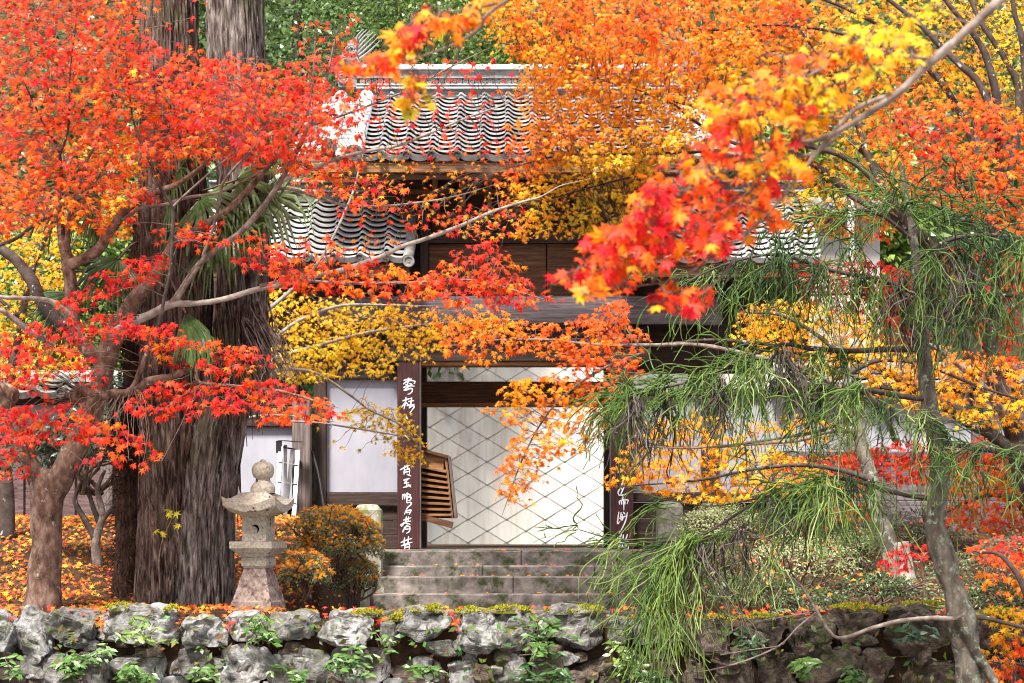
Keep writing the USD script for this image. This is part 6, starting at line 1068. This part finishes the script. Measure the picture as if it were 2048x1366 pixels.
# ------------------------------------------------------------------ fallen leaves, ground cover
q = np.random.default_rng(77)
def litter(name, label, n, xr, yr, lo, hi, size=(.030, .045), keep=None, dark=.3, tpl=MAPLE, lift=.012, mt='fallen_leaf', cols=None):
    x, y = q.uniform(*xr, n), q.uniform(*yr, n)
    if keep is not None: k = keep(x, y); x, y = x[k], y[k]
    n = len(x); c = np.stack([x, y, TZ(x, y) + lift + q.uniform(0, .03, n)], -1)
    nrm = np.stack([q.normal(0, .5, n), -.35 + q.normal(0, .5, n), np.ones(n)], -1); V = place_leaves(tpl, c, q.uniform(*size, n), nrm, q.normal(size=(n, 3)))
    if cols is None:
        col = autumn(np.clip(q.normal((lo + hi) / 2, (hi - lo) / 2.4, n), 0, 1.1)); br = q.random(n) < dark; col[br] = col[br] * [.42, .40, .5] + [.02, .008, .004]; col = col * q.uniform(.55, 1.0, (n, 1))
    else: u_ = q.uniform(0, 1, (n, 1)) ** 1.6; col = np.array(cols[0]) * (1 - u_) + np.array(cols[1]) * u_
    v, f = joined(V, tpl[1]); obj(name, (v, f), MATS[mt], None, tint=np.repeat(col, len(tpl[0]), 0), label=label, cat='leaf litter' if mt == 'fallen_leaf' else 'ground cover', kind='stuff')
litter('fallen_leaves', 'carpet of orange and brown fallen maple leaves on the left bank', 10500, (-6.6, -1.70), (14.35, 21.0), .40, .92, dark=.55)
litter('fallen_leaves', 'scattered red and brown fallen leaves on the right bank', 1900, (1.95, 7), (14.4, 21.5), .05, .75, dark=.65, size=(.028, .042))
litter('fallen_leaves', 'fallen leaves on the path in front of the steps', 700, (-1.7, 1.9), (14.5, 20.9), .3, .85, dark=.3)
litter('ground_cover', 'small pale leaved ground cover on the right bank', 16000, (1.95, 7), (14.4, 20.5), 0, 1, size=(.022, .048), tpl=OVAL, lift=.03, mt='green_leaf', cols=((.035, .055, .015), (.20, .24, .11)), keep=lambda x, y: meshkit.fbm(np.stack([x * 1.5, y * 1.5, 0 * x], -1), 3, 5) > .40)
n = 900; x = q.uniform(-5, 4.5, n); x[:420] = np.repeat([Xp(p, 14.1) for p in (200, 365, 465, 760, 900, 1075, 580)], 60) + q.normal(0, .05, 420); y = q.uniform(14.0, 14.4, n); c = np.stack([x, y, .955 + q.uniform(-.03, .06, n) - .09 * (np.arange(n) < 420)], -1)
v, f = joined(place_leaves(MAPLE, c, q.uniform(.03, .042, n), np.stack([q.normal(0, .4, n), -.6 + q.normal(0, .4, n), np.ones(n)], -1), q.normal(size=(n, 3))), MAPLE[1])
obj('fallen_leaves', (v, f), MATS['fallen_leaf'], None, tint=np.repeat(autumn(q.uniform(.18, .7, n)) * q.uniform(.6, 1, (n, 1)), len(MAPLE[0]), 0), label='red and orange fallen leaves lodged between the top stones of the wall', cat='leaf litter', kind='stuff')
n = 130; k_ = q.integers(0, 5, n); x = q.uniform(-1.6, 1.8, n); c = np.stack([x, np.array(SY)[k_] + q.uniform(.02, .3, n), np.array(SZ)[k_] + .012], -1)
v, f = joined(place_leaves(MAPLE, c, q.uniform(.03, .04, n), np.stack([q.normal(0, .3, n), -.3 + q.normal(0, .3, n), np.ones(n)], -1), q.normal(size=(n, 3))), MAPLE[1])
obj('fallen_leaves', (v, f), MATS['fallen_leaf'], None, tint=np.repeat(autumn(q.uniform(.3, .8, n)) * .8, len(MAPLE[0]), 0), label='few orange leaves lying on the stone steps', cat='leaf litter', kind='stuff')
n = 150; x = q.uniform(-2.5, 2.5, n); s = q.uniform(.05, 2.3, n); s[:120] = q.uniform(.05, .5, 120); c = np.array([0, EU[0], EU[1]]) + x[:, None] * [1, 0, 0] + s[:, None] * d + .075 * nrm
v, f = joined(place_leaves(MAPLE, c, q.uniform(.022, .036, n), nrm + q.normal(0, .4, (n, 3)), q.normal(size=(n, 3))), MAPLE[1])
obj('fallen_leaves', (v, f), MATS['fallen_leaf'], None, tint=np.repeat(autumn(q.uniform(.3, .95, n)) * [.5, .55, .8] + [.03, .02, .015], len(MAPLE[0]), 0), label='dry fallen leaves lying on the tiles of the upper gate roof', cat='leaf litter', kind='stuff')
# ferny grass tufts in wall joints
n = 1500; x = q.uniform(-5.4, 5.2, n); c = np.stack([x, np.full(n, 13.95) - q.uniform(0, .05, n), q.uniform(.2, .95, n)], -1); cl = meshkit.noise(np.stack([x * 3, c[:, 2] * 5, 0 * x], -1), 4) > .56; c = c[cl]; n = len(c)
v, f = joined(place_leaves(DIAMOND, c, q.uniform(.03, .09, n), q.normal(size=(n, 3)) + [0, -.6, .4], np.stack([q.normal(0, .6, n), -.6 * np.ones(n), q.normal(-.1, .5, n)], -1)), DIAMOND[1])
obj('wall_moss_and_ferns', (v, f), MATS['green_leaf'], None, tint=np.repeat(np.stack([q.uniform(.02, .16, n), q.uniform(.05, .2, n), q.uniform(.01, .04, n)], -1), 4, 0), label='tiny ferns and weeds growing in the joints of the stone wall', cat='ground cover', kind='stuff')

# ------------------------------------------------------------------ evergreen hillside
LABELS = ['tall dark cedar on the hillside above the left of the gate roof', 'light green cypress right above the gate ridge', 'feathery green cypress over the upper gate roof', 'dark evergreen on the hillside at the far left', 'evergreen behind the twin cedar stems', 'bright green broad tree behind the left maple', 'evergreen on the hillside behind the right of the roof', 'dark evergreen behind the storehouse', 'evergreen at the far right above the wall', 'tall evergreen high on the hill at the left', 'tall evergreen high on the hill in the middle', 'tall evergreen high on the hill at the right', 'evergreen low beside the storehouse', 'bushy evergreen behind the left boundary wall', 'bushy evergreen behind the wing of the gate']
BG = [(590, 60, 36, 3.0, 3.4, 0), (900, 70, 37, 2.6, 2.2, 1), (800, 20, 39, 2.8, 3.0, 1), (60, 150, 37, 3.4, 4.0, 0), (330, 250, 36, 3.2, 3.6, 0), (180, 600, 27, 1.3, 1.5, 1), (1250, 120, 37, 3.2, 3.6, 0), (1620, 300, 38, 3.4, 3.8, 0), (1950, 200, 36, 3.4, 4.2, 0), (250, -150, 46, 4.2, 4.2, 0), (950, -180, 47, 4.4, 4.4, 0), (1600, -120, 46, 4.4, 4.4, 0), (1680, 420, 34, 1.6, 1.8, 1), (120, 420, 30, 2.6, 2.6, 0), (700, 480, 33, 3.0, 2.8, 0)]
for k, (px, py, Y, rx, rz_, kind) in enumerate(BG):
    t = thing('evergreen_tree', LABELS[k], 'evergreen'); c = P(px, py, Y); g = float(TZ(c[0], Y))
    obj('trunk', tube([(c[0], Y, g - .3, .28), (c[0] + .1, Y, (g + c[2]) / 2, .22), (c[0], Y, c[2] + rz_ * .6, .05)], 10), MATS['bark_cedar'], t, smooth=True)
    cols = ((.010, .030, .008), (.11, .20, .035)) if kind == 0 else ((.03, .08, .012), (.27, .38, .06))
    v, f, col = fronds(20000 if k in (0, 1, 2, 5) else 9000, c, np.array([rx, rx * .8, rz_]), 500 + k, ((.07, .16) if kind == 0 else (.06, .13)) if k in (0, 1, 2, 5) else (.14, .26), cols)
    obj('crown', (v, f), MATS['green_leaf'], t, tint=col, kind='stuff')
print('script built', len(_used), 'kinds')
